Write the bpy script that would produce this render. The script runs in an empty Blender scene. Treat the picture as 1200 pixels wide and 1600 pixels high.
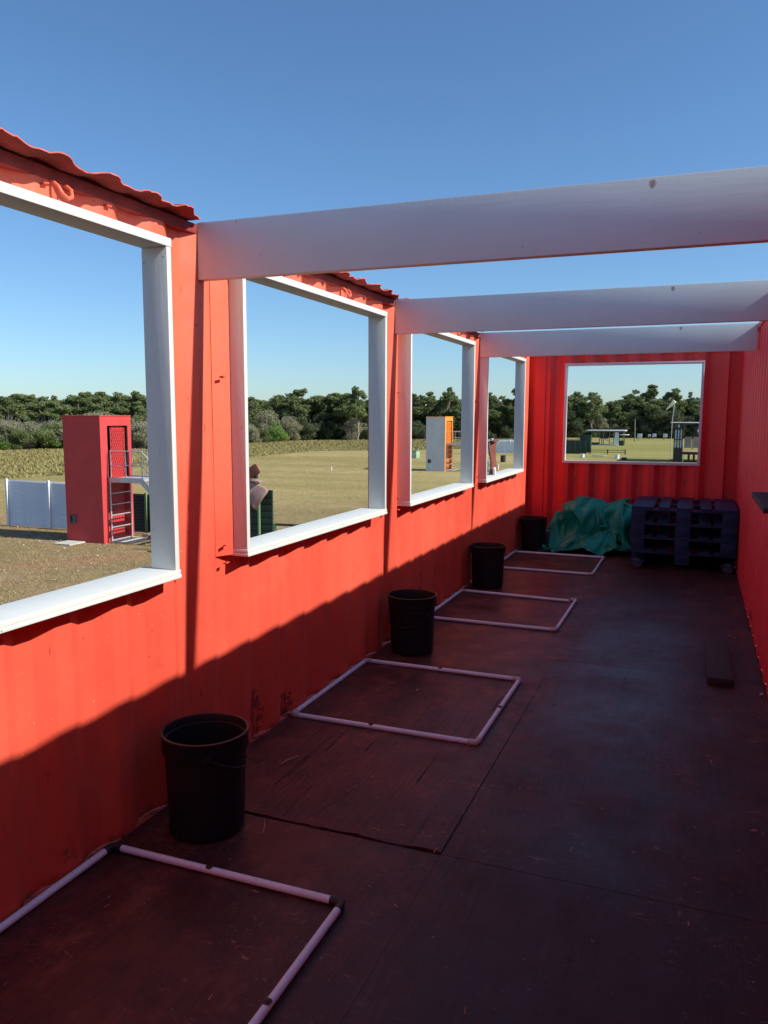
import bpy, bmesh, math, random
import numpy as np
from mathutils import Vector, Matrix, noise

sc = bpy.context.scene
COL = sc.collection
# ------------------------------------------------------------------ camera
cam = bpy.data.cameras.new('camera'); cam_o = bpy.data.objects.new('camera', cam); COL.objects.link(cam_o)
cam.sensor_fit = 'VERTICAL'; cam.sensor_height = 24; cam.lens = 24*1239.2/1600
cam.clip_start = .02; cam.clip_end = 6000
yaw, pitch, roll = 0.3743, -0.1201, 0.0032
_F = Vector((-math.sin(yaw)*math.cos(pitch), math.cos(yaw)*math.cos(pitch), math.sin(pitch)))
_R = Vector((math.cos(yaw), math.sin(yaw), 0)); _U = _R.cross(_F)
_R2 = _R*math.cos(roll)+_U*math.sin(roll); _U2 = -_R*math.sin(roll)+_U*math.cos(roll)
m = Matrix((_R2, _U2, -_F)).transposed().to_4x4(); m.translation = Vector((1.9, 0, 1.543))
cam_o.matrix_world = m
sc.camera = cam_o
# ------------------------------------------------------------------ light
SUN_EL, SUN_AZ = math.radians(37.7), math.radians(2.6)       # azimuth measured from +X towards +Y
world = bpy.data.worlds.new('World'); sc.world = world; world.use_nodes = True
wn = world.node_tree; bg = wn.nodes['Background']
sky = wn.nodes.new('ShaderNodeTexSky'); sky.sky_type = 'NISHITA'; sky.sun_disc = False
sky.sun_elevation = SUN_EL; sky.sun_rotation = math.pi/2-SUN_AZ
sky.altitude = 0; sky.air_density = 1.0; sky.dust_density = .4; sky.ozone_density = 7.0
tint = wn.nodes.new('ShaderNodeMix'); tint.data_type = 'RGBA'; tint.blend_type = 'MULTIPLY'; tint.inputs[0].default_value = 1; tint.inputs[7].default_value = (.92, 1.02, 1.045, 1)
wn.links.new(sky.outputs[0], tint.inputs[6]); wn.links.new(tint.outputs[2], bg.inputs[0]); bg.inputs[1].default_value = .104
sun = bpy.data.lights.new('sun', 'SUN'); sun_o = bpy.data.objects.new('sun', sun); COL.objects.link(sun_o)
sun.energy = 4.6; sun.angle = math.radians(.55); sun.color = (1, .93, .82)
sd = Vector((math.cos(SUN_EL)*math.cos(SUN_AZ), math.cos(SUN_EL)*math.sin(SUN_AZ), math.sin(SUN_EL)))
sun_o.rotation_euler = sd.to_track_quat('Z', 'Y').to_euler(); sun_o.location = (20, 0, 30)
sc.view_settings.view_transform = 'Standard'; sc.view_settings.look = 'None'
sc.view_settings.exposure = 0.45; sc.view_settings.gamma = 1; sc.view_settings.use_curve_mapping = False
try:
    sc.cycles.max_bounces = 8; sc.cycles.diffuse_bounces = 5; sc.cycles.glossy_bounces = 3
except Exception: pass

# ------------------------------------------------------------------ node helper
class G:
    def __init__(s, name, base=(.5,.5,.5), rough=.6, spec=.5, metal=0):
        s.m = bpy.data.materials.new(name); s.m.use_nodes = True
        s.t = s.m.node_tree; s.b = s.t.nodes['Principled BSDF']
        s.b.inputs['Roughness'].default_value = rough; s.b.inputs['Metallic'].default_value = metal
        s.b.inputs['Specular IOR Level'].default_value = spec
        s.b.inputs['Base Color'].default_value = (*base, 1)
        s.tc = s.t.nodes.new('ShaderNodeTexCoord')
        s.col = None; s.base = base
    def n(s, typ, **kw):
        nd = s.t.nodes.new(typ)
        for k, v in kw.items(): setattr(nd, k, v)
        return nd
    def lk(s, a, b): s.t.links.new(a, b)
    def co(s, scale=(1,1,1), which='Object'):
        mp = s.n('ShaderNodeMapping'); mp.inputs['Scale'].default_value = scale
        s.lk(s.tc.outputs[which], mp.inputs[0]); return mp.outputs[0]
    def noise(s, scale=5, detail=4, rough=.6, vec=None, dist=0):
        nd = s.n('ShaderNodeTexNoise'); nd.inputs['Scale'].default_value = scale
        nd.inputs['Detail'].default_value = detail; nd.inputs['Roughness'].default_value = rough
        nd.inputs['Distortion'].default_value = dist
        s.lk(vec if vec else s.co(), nd.inputs['Vector']); return nd.outputs['Fac']
    def mr(s, v, a, b, c=0, d=1, smooth=False):
        nd = s.n('ShaderNodeMapRange'); nd.clamp = True
        if smooth: nd.interpolation_type = 'SMOOTHSTEP'
        s.lk(v, nd.inputs[0])
        for i, x in zip((1,2,3,4), (a,b,c,d)): nd.inputs[i].default_value = x
        return nd.outputs[0]
    def math(s, op, a, b=None, c=None):
        nd = s.n('ShaderNodeMath', operation=op)
        for i, x in enumerate((a, b, c)):
            if x is None: continue
            if isinstance(x, (int, float)): nd.inputs[i].default_value = x
            else: s.lk(x, nd.inputs[i])
        return nd.outputs[0]
    def mix(s, fac, a, b, blend='MIX'):
        nd = s.n('ShaderNodeMix', data_type='RGBA', blend_type=blend)
        for i, x in ((0, fac), (6, a), (7, b)):
            if isinstance(x, (int, float)): nd.inputs[i].default_value = x
            elif isinstance(x, tuple): nd.inputs[i].default_value = (*x, 1)
            else: s.lk(x, nd.inputs[i])
        return nd.outputs[2]
    def xyz(s, which='Object'):
        nd = s.n('ShaderNodeSeparateXYZ'); s.lk(s.tc.outputs[which], nd.inputs[0]); return nd.outputs
    def island(s):
        nd = s.n('ShaderNodeNewGeometry'); return nd.outputs['Random Per Island']
    def objrand(s):
        nd = s.n('ShaderNodeObjectInfo'); return nd.outputs['Random']
    def over(s, fac, color):
        s.col = s.mix(fac, s.col if s.col is not None else s.base, color); return s.col
    def done(s, bump=None, strength=.3, dist=.01, rough=None):
        if s.col is not None: s.lk(s.col, s.b.inputs['Base Color'])
        if rough is not None: s.lk(rough, s.b.inputs['Roughness'])
        if bump is not None:
            bp = s.n('ShaderNodeBump'); bp.inputs['Strength'].default_value = strength
            bp.inputs['Distance'].default_value = dist
            s.lk(bump, bp.inputs['Height']); s.lk(bp.outputs[0], s.b.inputs['Normal'])
        return s.m

def simple(name, base, rough=.6, var=.25, scale=6, bump=.15, metal=0, spec=.5, streak=(1,1,1), obj_var=0):
    g = G(name, base, rough, spec, metal)
    nz = g.noise(scale, 5, .65, g.co(streak))
    g.col = g.mix(g.mr(nz, .3, .7), tuple(c*(1-var) for c in base), tuple(min(1, c*(1+var)) for c in base))
    sp = g.mr(g.noise(scale*9, 3, .6), .62, .75)
    g.over(g.math('MULTIPLY', sp, .35), tuple(c*.5 for c in base))
    if obj_var: g.col = g.mix(g.math('MULTIPLY', g.objrand(), obj_var), g.col, tuple(c*.6 for c in base))
    return g.done(g.noise(scale*7, 4, .6, g.co(streak)), bump, .004)

# ------------------------------------------------------------------ materials
def red_paint(name, rust_pts=(), base=(.72,.090,.052), low_rust=True):
    g = G(name, base, .48, .35)
    n1 = g.noise(1.1, 4, .6)
    g.col = g.mix(g.mr(n1, .3, .7), tuple(c*.86 for c in base), (base[0]*1.06, base[1]*1.25, base[2]*1.25))
    st = g.noise(3, 4, .6, g.co((3, 9, .5)))
    g.over(g.mr(st, .55, .8, 0, .35), (base[0]*.78, base[1]*.55, base[2]*.6))
    dust = g.noise(2.2, 6, .7, g.co((1, 2.5, 1)))
    g.over(g.mr(dust, .56, .78, 0, .28), (.74, .19, .13))
    XX, YY, ZZ = g.xyz(); haze_z = g.math('MULTIPLY', g.mr(ZZ, .9, 1.9, 0, 1, True), g.mr(g.noise(1.6, 4, .6), .2, .6, .5, 1)); g.over(g.math('MULTIPLY', haze_z, .7), (base[0]*1.08, base[1]*2.0, base[2]*1.8))  # height gradient: hazy brightness of the upper wall painted into the colour
    sc_ = g.noise(26, 2, .5, g.co((1, 1, .22)))
    g.over(g.mr(sc_, .735, .76, 0, .7), (.30, .035, .03))
    sp = g.noise(70, 2, .5)
    g.over(g.mr(sp, .74, .77, 0, .8), (.12, .02, .018))
    sp2 = g.noise(55, 2, .5, g.co((1.3,1,1)))
    g.over(g.mr(sp2, .755, .775, 0, .6), (.72, .42, .32))
    X, Y, Z = g.xyz()
    fl = g.noise(34, 5, .75); bumpx = None
    if low_rust:
        lo = g.math('MULTIPLY', g.mr(Z, .02, .22, 1, 0), g.mr(g.noise(6, 5, .7), .60, .70))
        g.over(g.math('MULTIPLY', lo, g.mr(fl, .42, .55)), (.055, .018, .014))
        sk = g.math('MULTIPLY', g.mr(Z, 0, .035, 1, 0, True), g.mr(g.noise(12, 4, .7), .48, .66))
        g.over(g.math('MULTIPLY', sk, .85), (.035, .014, .012))
    for (py, pz, ry, rz, lo_t) in rust_pts:
        dy = g.math('DIVIDE', g.math('SUBTRACT', Y, py), ry); dz = g.math('DIVIDE', g.math('SUBTRACT', Z, pz), rz)
        d = g.math('ADD', g.math('POWER', dy, 2), g.math('POWER', dz, 2))
        mk = g.mr(d, .35, 1.2, 1, 0)
        t = g.mr(g.math('ADD', fl, g.math('MULTIPLY', mk, .16)), lo_t, lo_t+.04)
        mm = g.math('MULTIPLY', t, g.mr(mk, .02, .2))
        g.over(g.math('MULTIPLY', mm, .8), (.10, .018, .015))
    h = g.math('ADD', g.math('MULTIPLY', g.noise(3.2, 3, .5), 1.0), g.math('MULTIPLY', fl, .06))
    return g.done(h, .55, .02, g.mr(n1, .3, .7, .42, .6))

M = {}
RUST = [(3.20,.10,.085,.15,.605), (3.52,.05,.06,.08,.61), (5.40,.18,.10,.20,.66), (5.62,.25,.07,.26,.66),
        (5.98,.22,.09,.22,.665), (6.28,.20,.07,.2,.68)]
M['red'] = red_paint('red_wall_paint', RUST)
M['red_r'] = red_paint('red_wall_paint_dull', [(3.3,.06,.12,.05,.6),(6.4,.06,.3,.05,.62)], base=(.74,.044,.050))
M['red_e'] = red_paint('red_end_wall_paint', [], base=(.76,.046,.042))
M['shade_red'] = simple('roof_edge_shade_red', (.24,.030,.022), .8, .35, 12, .4)  # dark red paints in the shade on the torn roof sheet and its rail
M['red_edge'] = simple('torn_edge_red', (.62,.13,.10), .7, .2, 20, .3)  # paler rim: sun catching the torn edge, put into the colour
M['tower_red'] = simple('tower_red_paint', (.52,.045,.045), .7, .12, 1.5, .3)
def white_paint(name, base=(.66,.70,.67), along=1):
    g = G(name, base, .5, .4)
    g.col = g.mix(g.mr(g.noise(2.5, 5, .6), .3, .7), tuple(c*.93 for c in base), base)
    sv = (1.5, 14, 14) if along == 0 else ((14, 1.5, 14) if along == 1 else (14, 14, 1.5))
    gr = g.noise(4, 5, .65, g.co(sv))
    g.over(g.mr(gr, .62, .8, 0, .25), (.62,.56,.48))
    dk = g.noise(24, 3, .6)
    g.over(g.mr(dk, .72, .75, 0, .7), (.16,.11,.08)); g.over(g.mr(g.noise(5, 5, .7, g.co(sv)), .60, .63, 0, .22), (.40,.38,.34))
    return g.done(gr, .25, .004)
M['white_y'] = white_paint('white_board_paint_a', along=1)
M['white_z'] = white_paint('white_board_paint_b', along=2)
def beam_paint():
    base = (.64,.74,.74)
    g = G('white_beam_paint', base, .58, .4)
    X, Y, Z = g.xyz()
    g.col = g.mix(g.mr(g.noise(2.2, 5, .6), .3, .7), (.58,.67,.67), base)
    gr = g.noise(3.5, 5, .65, g.co((1.2, 14, 16)))
    g.over(g.mr(gr, .6, .8, 0, .06), (.50,.48,.48))
    wv = g.n('ShaderNodeTexWave', wave_type='BANDS', bands_direction='X'); wv.inputs['Scale'].default_value = 12; wv.inputs['Distortion'].default_value = 1.5
    g.lk(g.co(), wv.inputs[0])
    top = g.math('MULTIPLY', g.mr(Z, -.045, 0, 0, 1), g.mr(g.noise(1.6, 3, .6), .42, .62))
    chat = g.math('MULTIPLY', g.math('MULTIPLY', top, g.mr(wv.outputs['Fac'], .6, .9)), .28)
    g.over(chat, (.86,.84,.80))
    sp = g.noise(30, 3, .6); g.over(g.mr(sp, .70, .73, 0, .8), (.2,.15,.12))
    # knot near the top edge
    kx = g.math('DIVIDE', g.math('SUBTRACT', X, 1.73), .022); kz = g.math('DIVIDE', g.math('SUBTRACT', Z, -.022), .022)
    kd = g.math('ADD', g.math('ADD', g.math('POWER', kx, 2), g.math('POWER', kz, 2)), g.math('MULTIPLY', g.noise(60, 3, .6), 1.2))
    g.over(g.mr(kd, .7, 1.1, .8, 0), (.22,.16,.12))
    h = gr
    return g.done(h, .15, .003)
M['beam'] = beam_paint()
M['end_frame'] = simple('pale_lilac_frame_paint', (.72,.64,.66), .5, .06, 4, .1)

def floor_mat():
    base = (.070,.020,.017)
    g = G('worn_maroon_floor_paint', base, .5, .33)
    X, Y, Z = g.xyz()
    big = g.noise(1.0, 5, .62)
    g.col = g.mix(g.mr(big, .3, .7), (.045,.0135,.011), (.140,.038,.025))
    g.over(g.mr(g.noise(2.6, 6, .7), .5, .72, 0, .5), (.175,.052,.036))
    mot = g.noise(5.5, 6, .75, g.co((1, .7, 1))); g.over(g.mr(mot, .48, .62, 0, .8), (.026,.012,.012)); g.over(g.mr(mot, .46, .34, 0, .7), (.235,.078,.050))
    right_ = g.mr(X, 1.121, 1.122)
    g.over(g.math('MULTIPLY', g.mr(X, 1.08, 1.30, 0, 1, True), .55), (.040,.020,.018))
    dark = g.math('MULTIPLY', g.mr(Y, 3.9, 2.0, 0, .75, True), g.mr(X, .1, 1.4, .25, 1))  # near right of the floor darkened: light falloff painted into the colour
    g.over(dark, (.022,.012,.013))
    # worn patch beyond mid-floor, greyed to paint in the sky's sheen on it
    wy = g.math('MULTIPLY', g.mr(X, 1.05, 1.3, 0, 1, True), g.mr(X, 2.05, 1.75, 0, 1, True))
    wyy = g.math('MULTIPLY', g.mr(Y, 3.2, 4.1, .15, 1, True), g.mr(Y, 6.6, 5.6, .1, 1, True))
    sheen_zone = g.math('MULTIPLY', wy, wyy)
    worn_sheen = g.math('MULTIPLY', sheen_zone, g.mr(g.noise(3.2, 7, .78, g.co((1, .8, 1))), .36, .60))
    g.over(g.math('MULTIPLY', worn_sheen, .85), (.085,.070,.070))
    grain = g.noise(2.2, 6, .72, g.co((30, 1.1, 1)), .6)
    gz = g.mr(g.noise(1.3, 3, .6), .42, .62, .1, 1)
    g.over(g.math('MULTIPLY', gz, g.mr(grain, .50, .70, 0, .6)), (.020,.009,.010))
    grain2 = g.noise(3.0, 5, .7, g.co((24, .8, 1)), .5)
    g.over(g.math('MULTIPLY', gz, g.mr(grain2, .56, .74, 0, .4)), (.16,.060,.046))
    # scuffs, cross scratches and dust
    sc1 = g.math('MULTIPLY', g.mr(g.noise(1.7, 3, .6), .48, .58), g.mr(g.noise(26, 6, .85, g.co((.6, 1, 1)), 1.2), .58, .70))
    g.over(g.math('MULTIPLY', sc1, .95), (.32,.19,.15))
    sc3 = g.math('MULTIPLY', g.mr(g.noise(1.1, 3, .6, g.co((1.3, 1, 1))), .50, .60), g.mr(g.noise(9, 6, .8, g.co((.35, 3.2, 1)), .4), .60, .70))
    g.over(g.math('MULTIPLY', sc3, .8), (.20,.14,.13))
    sc2 = g.math('MULTIPLY', g.mr(g.noise(60, 2, .5), .70, .76), .55); g.over(sc2, (.22,.15,.12))
    pits = g.mr(g.noise(38, 3, .6), .69, .73); g.over(g.math('MULTIPLY', pits, .8), (.010,.006,.007))
    pit2 = g.mr(g.noise(9, 2, .5), .72, .74); g.over(g.math('MULTIPLY', pit2, .8), (.012,.007,.008))
    # splits of the delaminating ply in the sheet by the second frame
    reg = g.math('MULTIPLY', g.mr(X, 1.06, .9, 0, 1, True), g.math('MULTIPLY', g.mr(Y, 2.5, 2.56, 0, 1), g.mr(Y, 4.6, 3.7, 0, 1, True)))
    ck = g.noise(1.0, 4, .6, g.co((9, .5, 1)), .35)
    ridge = g.math('ABSOLUTE', g.math('SUBTRACT', ck, .5))
    ln = g.math('MULTIPLY', g.math('MULTIPLY', g.mr(ridge, .0, .006, 1, 0), .22), g.mr(g.noise(2.3, 3, .5), .48, .56))
    cr = g.math('MULTIPLY', ln, reg)
    wig = g.math('MULTIPLY', g.math('SUBTRACT', g.noise(7, 4, .7), .5), .05)
    for (cx0, cy0, cx1, cy1, cw) in ((1.0,2.54,1.005,2.92,.005), (.56,2.55,.655,2.90,.005), (.44,2.55,.50,2.78,.004), (.945,3.45,.94,3.82,.0045), (.66,3.44,.63,4.02,.004), (.37,2.56,.36,3.10,.003), (.82,2.80,.80,3.20,.003), (.28,3.05,.24,3.75,.003), (.48,3.60,.45,4.15,.003), (.80,4.25,.79,4.42,.003)):
        xl_ = g.math('ADD', g.math('MULTIPLY', g.math('SUBTRACT', Y, cy0), (cx1-cx0)/(cy1-cy0)), cx0)
        dd_ = g.math('ABSOLUTE', g.math('ADD', g.math('SUBTRACT', X, xl_), wig))
        tp = g.math('MULTIPLY', g.mr(Y, cy0, cy0+.06), g.mr(Y, cy1, cy1-.15))
        cr = g.math('MAXIMUM', cr, g.math('MULTIPLY', g.math('LESS_THAN', dd_, g.math('MULTIPLY', tp, cw)), .95))
    g.over(g.math('MULTIPLY', cr, .92), (.008,.005,.005))
    lift = g.math('MULTIPLY', g.math('MULTIPLY', g.mr(grain, .45, .6), reg), .5)
    g.over(lift, (.105,.036,.028))
    # pale rings of grime under the buckets
    for bx, by in ((.262,4.81),(.235,2.40)):
        dx = g.math('SUBTRACT', X, bx); dy = g.math('SUBTRACT', Y, by)
        dd = g.math('SQRT', g.math('ADD', g.math('POWER', dx, 2), g.math('POWER', dy, 2)))
        rg = g.math('MULTIPLY', g.mr(dd, .135, .15), g.mr(dd, .24, .16))
        g.over(g.math('MULTIPLY', g.math('MULTIPLY', rg, g.mr(g.noise(30, 4, .7), .45, .65)), .45), (.20,.13,.10))
    h = g.math('ADD', g.math('MULTIPLY', grain, .5), g.math('MULTIPLY', g.noise(5, 4, .6), .5))
    h = g.math('SUBTRACT', h, g.math('MULTIPLY', cr, 1.5))
    h = g.math('ADD', h, g.math('MULTIPLY', g.math('MULTIPLY', grain, reg), 1.2))
    h = g.math('SUBTRACT', h, g.math('MULTIPLY', pits, .4))
    rr = g.math('ADD', g.math('SUBTRACT', g.mr(g.noise(2.0, 5, .7), .3, .7, .34, .62), g.math('MULTIPLY', g.math('MAXIMUM', sheen_zone, g.mr(X, 1.3, 1.0)), .09)), g.math('MULTIPLY', grain, .08))
    return g.done(h, .5, .006, rr)
M['floor'] = floor_mat()
M['dark_under'] = simple('dark_subfloor', (.012,.009,.009), .9, .2)
M['bucket'] = simple('black_bucket_plastic', (.012,.013,.016), .45, .2, 5, .06, spec=.3)
M['bucket_in'] = M['bucket']
M['pvc'] = simple('white_pvc', (.68,.78,.82), .38, .07, 7, .06)
M['pvc_dirty'] = simple('pvc_elbow_dirty', (.50,.46,.44), .5, .2, 20, .1)
M['elbow_black'] = simple('black_pipe_elbow', (.018,.018,.02), .5, .2)
M['screw'] = simple('rusty_screw', (.06,.045,.04), .5, .3, 40, .2, metal=.6)
M['pallet'] = simple('dark_navy_pallet_paint', (.001,.029,.085), .6, .3, 6, .5, streak=(1,1,1), obj_var=.5)
M['caster'] = simple('blue_grey_caster', (.05,.07,.12), .5, .2)
def tarp_mat():
    g = G('green_tarpaulin', (.0,.16,.13), .36, .4)
    g.col = g.mix(g.mr(g.noise(3, 5, .6), .3, .7), (.000,.23,.145), (.002,.38,.24))
    g.over(g.mr(g.noise(45, 2, .5), .72, .76, 0, .5), (.25,.33,.28))
    return g.done(g.noise(160, 2, .5), .15, .002)
M['tarp'] = tarp_mat()
M['concrete'] = simple('grey_concrete', (.22,.19,.17), .9, .2, 8, .5)
M['slab'] = simple('pale_slab', (.50,.50,.44), .9, .15, 8, .4)
M['plank'] = simple('dark_plank_wood', (.040,.026,.022), .7, .35, 5, .5, streak=(14,1,1))
M['rubber'] = simple('black_rubber', (.012,.012,.013), .55, .2, 8, .1)
M['leaf_litter'] = simple('dry_leaf', (.42,.22,.12), .8, .4, 30)
M['straw'] = simple('straw', (.40,.24,.15), .8, .3, 30)
M['galv'] = simple('galvanised_steel', (.50,.52,.54), .45, .15, 4, .1, metal=.35)
M['black_gap'] = simple('recess_shade_black', (.010,.010,.010), .8, .2)  # black stands in for the shade inside recesses and gaps
M['fence_white'] = simple('white_fibre_fence', (.74,.78,.82), .6, .08, 3, .1)
M['green_dark'] = simple('dark_green_paint', (.012,.035,.022), .6, .25, 3, .2)
M['green_mid'] = simple('mid_green_paint', (.13,.24,.11), .6, .15, 3, .2)
M['green_pale'] = simple('pale_green_box', (.30,.42,.28), .7, .15, 3, .2)
M['tread_green'] = simple('green_stair_tread', (.03,.20,.10), .6, .15, 3, .2)
M['orange'] = simple('orange_tower_paint', (.80,.26,.02), .65, .1, 1.5, .2)
M['tower_white'] = simple('whitewashed_tower', (.56,.58,.60), .75, .1, 1.2, .3, streak=(1,1,.5))
M['tower_in'] = simple('grey_block_interior', (.10,.10,.10), .9, .2)
M['leather'] = simple('faded_brown_leather', (.34,.215,.185), .75, .22, 5, .4)
M['leather_dark'] = simple('brown_leather', (.20,.062,.040), .6, .3, 6, .3)
M['cloth_white'] = simple('white_rag', (.66,.62,.58), .9, .1, 8, .3)
M['roof_metal'] = simple('white_roof_metal', (.72,.74,.74), .4, .08, 1, .1)
M['deck_wood'] = simple('tan_deck_wood', (.36,.22,.13), .8, .25, 2, .3)
M['curtain'] = simple('pale_blue_slats', (.50,.56,.66), .6, .2, 2, .1)
M['sheet_grey'] = simple('pale_grey_sheet', (.30,.31,.29), .6, .15, 2, .1)
M['windsock'] = simple('cream_windsock_cloth', (.78,.74,.58), .8, .08, 4, .1)
M['pole_wood'] = simple('weathered_pole', (.22,.19,.15), .9, .2, 4, .3)
M['target_white'] = simple('white_target_face', (.66,.70,.74), .7, .1, 3, .1)
M['black_frame'] = simple('black_frame_steel', (.014,.015,.017), .55, .25, 3, .1)
M['trunk_pale'] = simple('pale_gum_bark', (.30,.26,.21), .9, .3, 3, .4, streak=(3,3,.6))
M['trunk_dark'] = simple('dark_bark', (.07,.058,.048), .9, .3, 3, .4, streak=(3,3,.6))

def leaf_mat(name, a, b, c):
    g = G(name, a, .62, .3)
    r = g.island()
    g.col = g.mix(g.mr(r, 0, .6), a, b)
    g.col = g.mix(g.mr(r, .86, 1, 0, .8), g.col, c)
    g.col = g.mix(g.math('MULTIPLY', g.objrand(), .38), g.col, tuple(x*.55 for x in a))
    g.lk(g.col, g.b.inputs['Base Color'])
    tr = g.n('ShaderNodeBsdfTranslucent'); g.lk(g.col, tr.inputs[0])
    mx = g.n('ShaderNodeMixShader'); mx.inputs[0].default_value = .32
    out = g.t.nodes['Material Output']
    g.lk(g.b.outputs[0], mx.inputs[1]); g.lk(tr.outputs[0], mx.inputs[2]); g.lk(mx.outputs[0], out.inputs[0])
    return g.m
M['leaf_e'] = leaf_mat('gum_leaf', (0.118,0.163,0.064), (0.200,0.250,0.089), (0.285,0.317,0.134))
M['leaf_u'] = leaf_mat('canopy_leaf', (0.130,0.181,0.068), (0.229,0.277,0.099), (0.306,0.347,0.143))
M['leaf_p'] = leaf_mat('she_oak_needle', (0.081,0.123,0.072), (0.135,0.187,0.099), (0.191,0.246,0.125))
M['leaf_g'] = leaf_mat('grey_scrub', (0.258,0.255,0.152), (0.373,0.368,0.233), (0.516,0.511,0.358))
M['leaf_s'] = leaf_mat('olive_bush', (0.137,0.185,0.068), (0.220,0.267,0.099), (0.306,0.347,0.143))
M['leaf_b'] = leaf_mat('bright_green_bush', (0.144,0.267,0.053), (0.229,0.388,0.080), (0.324,0.491,0.125))
M['leaf_d'] = leaf_mat('dark_understorey', (0.064,0.091,0.047), (0.110,0.144,0.064), (0.172,0.205,0.099))
def grass_blade(name, cols):
    g = G(name, cols[0], .75, .2)
    r = g.island(); rp = g.n('ShaderNodeValToRGB'); g.lk(r, rp.inputs[0])
    el = rp.color_ramp.elements; el[0].color = (*cols[0], 1); el[1].color = (*cols[-1], 1)
    for i, c in enumerate(cols[1:-1]): e = el.new((i+1)/(len(cols)-1)); e.color = (*c, 1)
    big = g.mr(g.noise(.12, 3, .6), .42, .58)
    g.col = g.mix(g.math('MULTIPLY', big, .5), rp.outputs[0], cols[1])
    return g.done()
M['blade_dry'] = grass_blade('dry_grass_blade', [(0.442,0.312,0.156), (0.286,0.215,0.091), (0.546,0.429,0.247), (0.195,0.182,0.065), (0.390,0.260,0.130)])
M['blade_tall'] = grass_blade('tall_grass_blade', [(.30,.245,.10), (.23,.215,.075), (.34,.26,.12), (.19,.195,.065), (.36,.29,.15), (.25,.23,.085)])

def ground_mat():
    g = G('field_ground', (.3,.24,.1), .95, .1)
    X, Y, Z = g.xyz()
    dry = g.mix(g.mr(g.noise(.35, 5, .65), .35, .65), (.30,.200,.112), (.41,.285,.175))
    mown = g.mix(g.mr(g.noise(.07, 5, .6), .35, .65), (.37,.305,.120), (.48,.380,.175))
    green = g.mix(g.mr(g.noise(.05, 5, .6), .35, .65), (.28,.285,.080), (.37,.345,.115))
    tall = g.mix(g.mr(g.noise(.09, 6, .65), .4, .6), (.20,.195,.060), (.38,.29,.115))
    # dry close to the containers, mown further out, greener beyond
    wob = g.math('MULTIPLY', g.math('SUBTRACT', g.noise(.09, 4, .6), .5), 26)
    dist = g.math('ADD', g.math('ADD', Y, g.math('MULTIPLY', X, -.35)), wob)
    c = g.mix(g.mr(dist, 26, 44, 0, 1, True), dry, mown)
    yw = g.math('ADD', Y, wob)
    gm = g.math('MULTIPLY', g.mr(yw, 70, 92, 0, 1, True), g.mr(g.math('ADD', X, g.math('MULTIPLY', wob, .3)), -19, -12, 0, 1, True))
    c = g.mix(gm, c, green)
    stripes = g.mr(g.noise(1.0, 2, .5, g.co((.03, .28, 1))), .4, .6, 0, .35)
    c = g.mix(stripes, c, (.17,.165,.05))
    w2 = g.math('MULTIPLY', g.math('SUBTRACT', g.noise(.16, 4, .6), .5), 9)
    d1 = g.math('ADD', g.math('SUBTRACT', -40.0, X), w2)
    d2 = g.math('ADD', g.math('SUBTRACT', g.math('SUBTRACT', Y, 85), g.math('ADD', X, 40)), w2)
    tm = g.math('MAXIMUM', g.mr(d1, -.6, .6, 0, 1), g.math('MULTIPLY', g.mr(d2, -.6, .6, 0, 1), g.mr(X, -20, -30, 0, 1)))
    c = g.mix(tm, c, tall)
    # reddish soil track and bare patches in front of the red tower
    ln = g.math('SUBTRACT', g.math('SUBTRACT', Y, 15.9), g.math('MULTIPLY', g.math('ADD', X, 15.3), 2.0))
    lw = g.math('ADD', ln, g.math('MULTIPLY', g.math('SUBTRACT', g.noise(.5, 4, .6), .5), 7))
    path = g.math('MULTIPLY', g.mr(g.math('ABSOLUTE', lw), .5, 2.2, 1, 0, True), g.mr(g.noise(1.3, 5, .7), .35, .55))
    near = g.math('MULTIPLY', g.mr(Y, 26, 22, 0, 1), g.mr(Y, 8, 11, 0, 1))
    g.col = g.mix(g.math('MULTIPLY', g.math('MULTIPLY', path, near), .85), c, (.40,.205,.125))
    bare = g.mr(g.noise(.55, 5, .7), .60, .70, 0, .55)
    g.over(g.math('MULTIPLY', bare, g.mr(dist, 60, 30, .25, 1)), (.33,.22,.135))
    gf = g.noise(2.2, 5, .7); g.over(g.mr(gf, .56, .7, 0, .5), (.14,.135,.045))
    sp = g.noise(9, 5, .8); g.over(g.mr(sp, .50, .66, 0, .75), (.12,.09,.042)); g.over(g.mr(g.noise(3.1, 4, .7), .54, .66, 0, .45), (.20,.165,.06)); g.over(g.mr(g.noise(.7, 4, .7, g.co((.35, 1, 1))), .52, .64, 0, .4), (.29,.26,.09))
    sp3 = g.noise(21, 3, .7); g.over(g.mr(sp3, .60, .72, 0, .6), (.47,.37,.24))
    h = g.math('ADD', g.math('MULTIPLY', g.noise(9, 5, .75), .7), g.math('MULTIPLY', g.noise(1.2, 4, .6), .6))
    return g.done(h, .8, .12)
M['ground'] = ground_mat()

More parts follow.
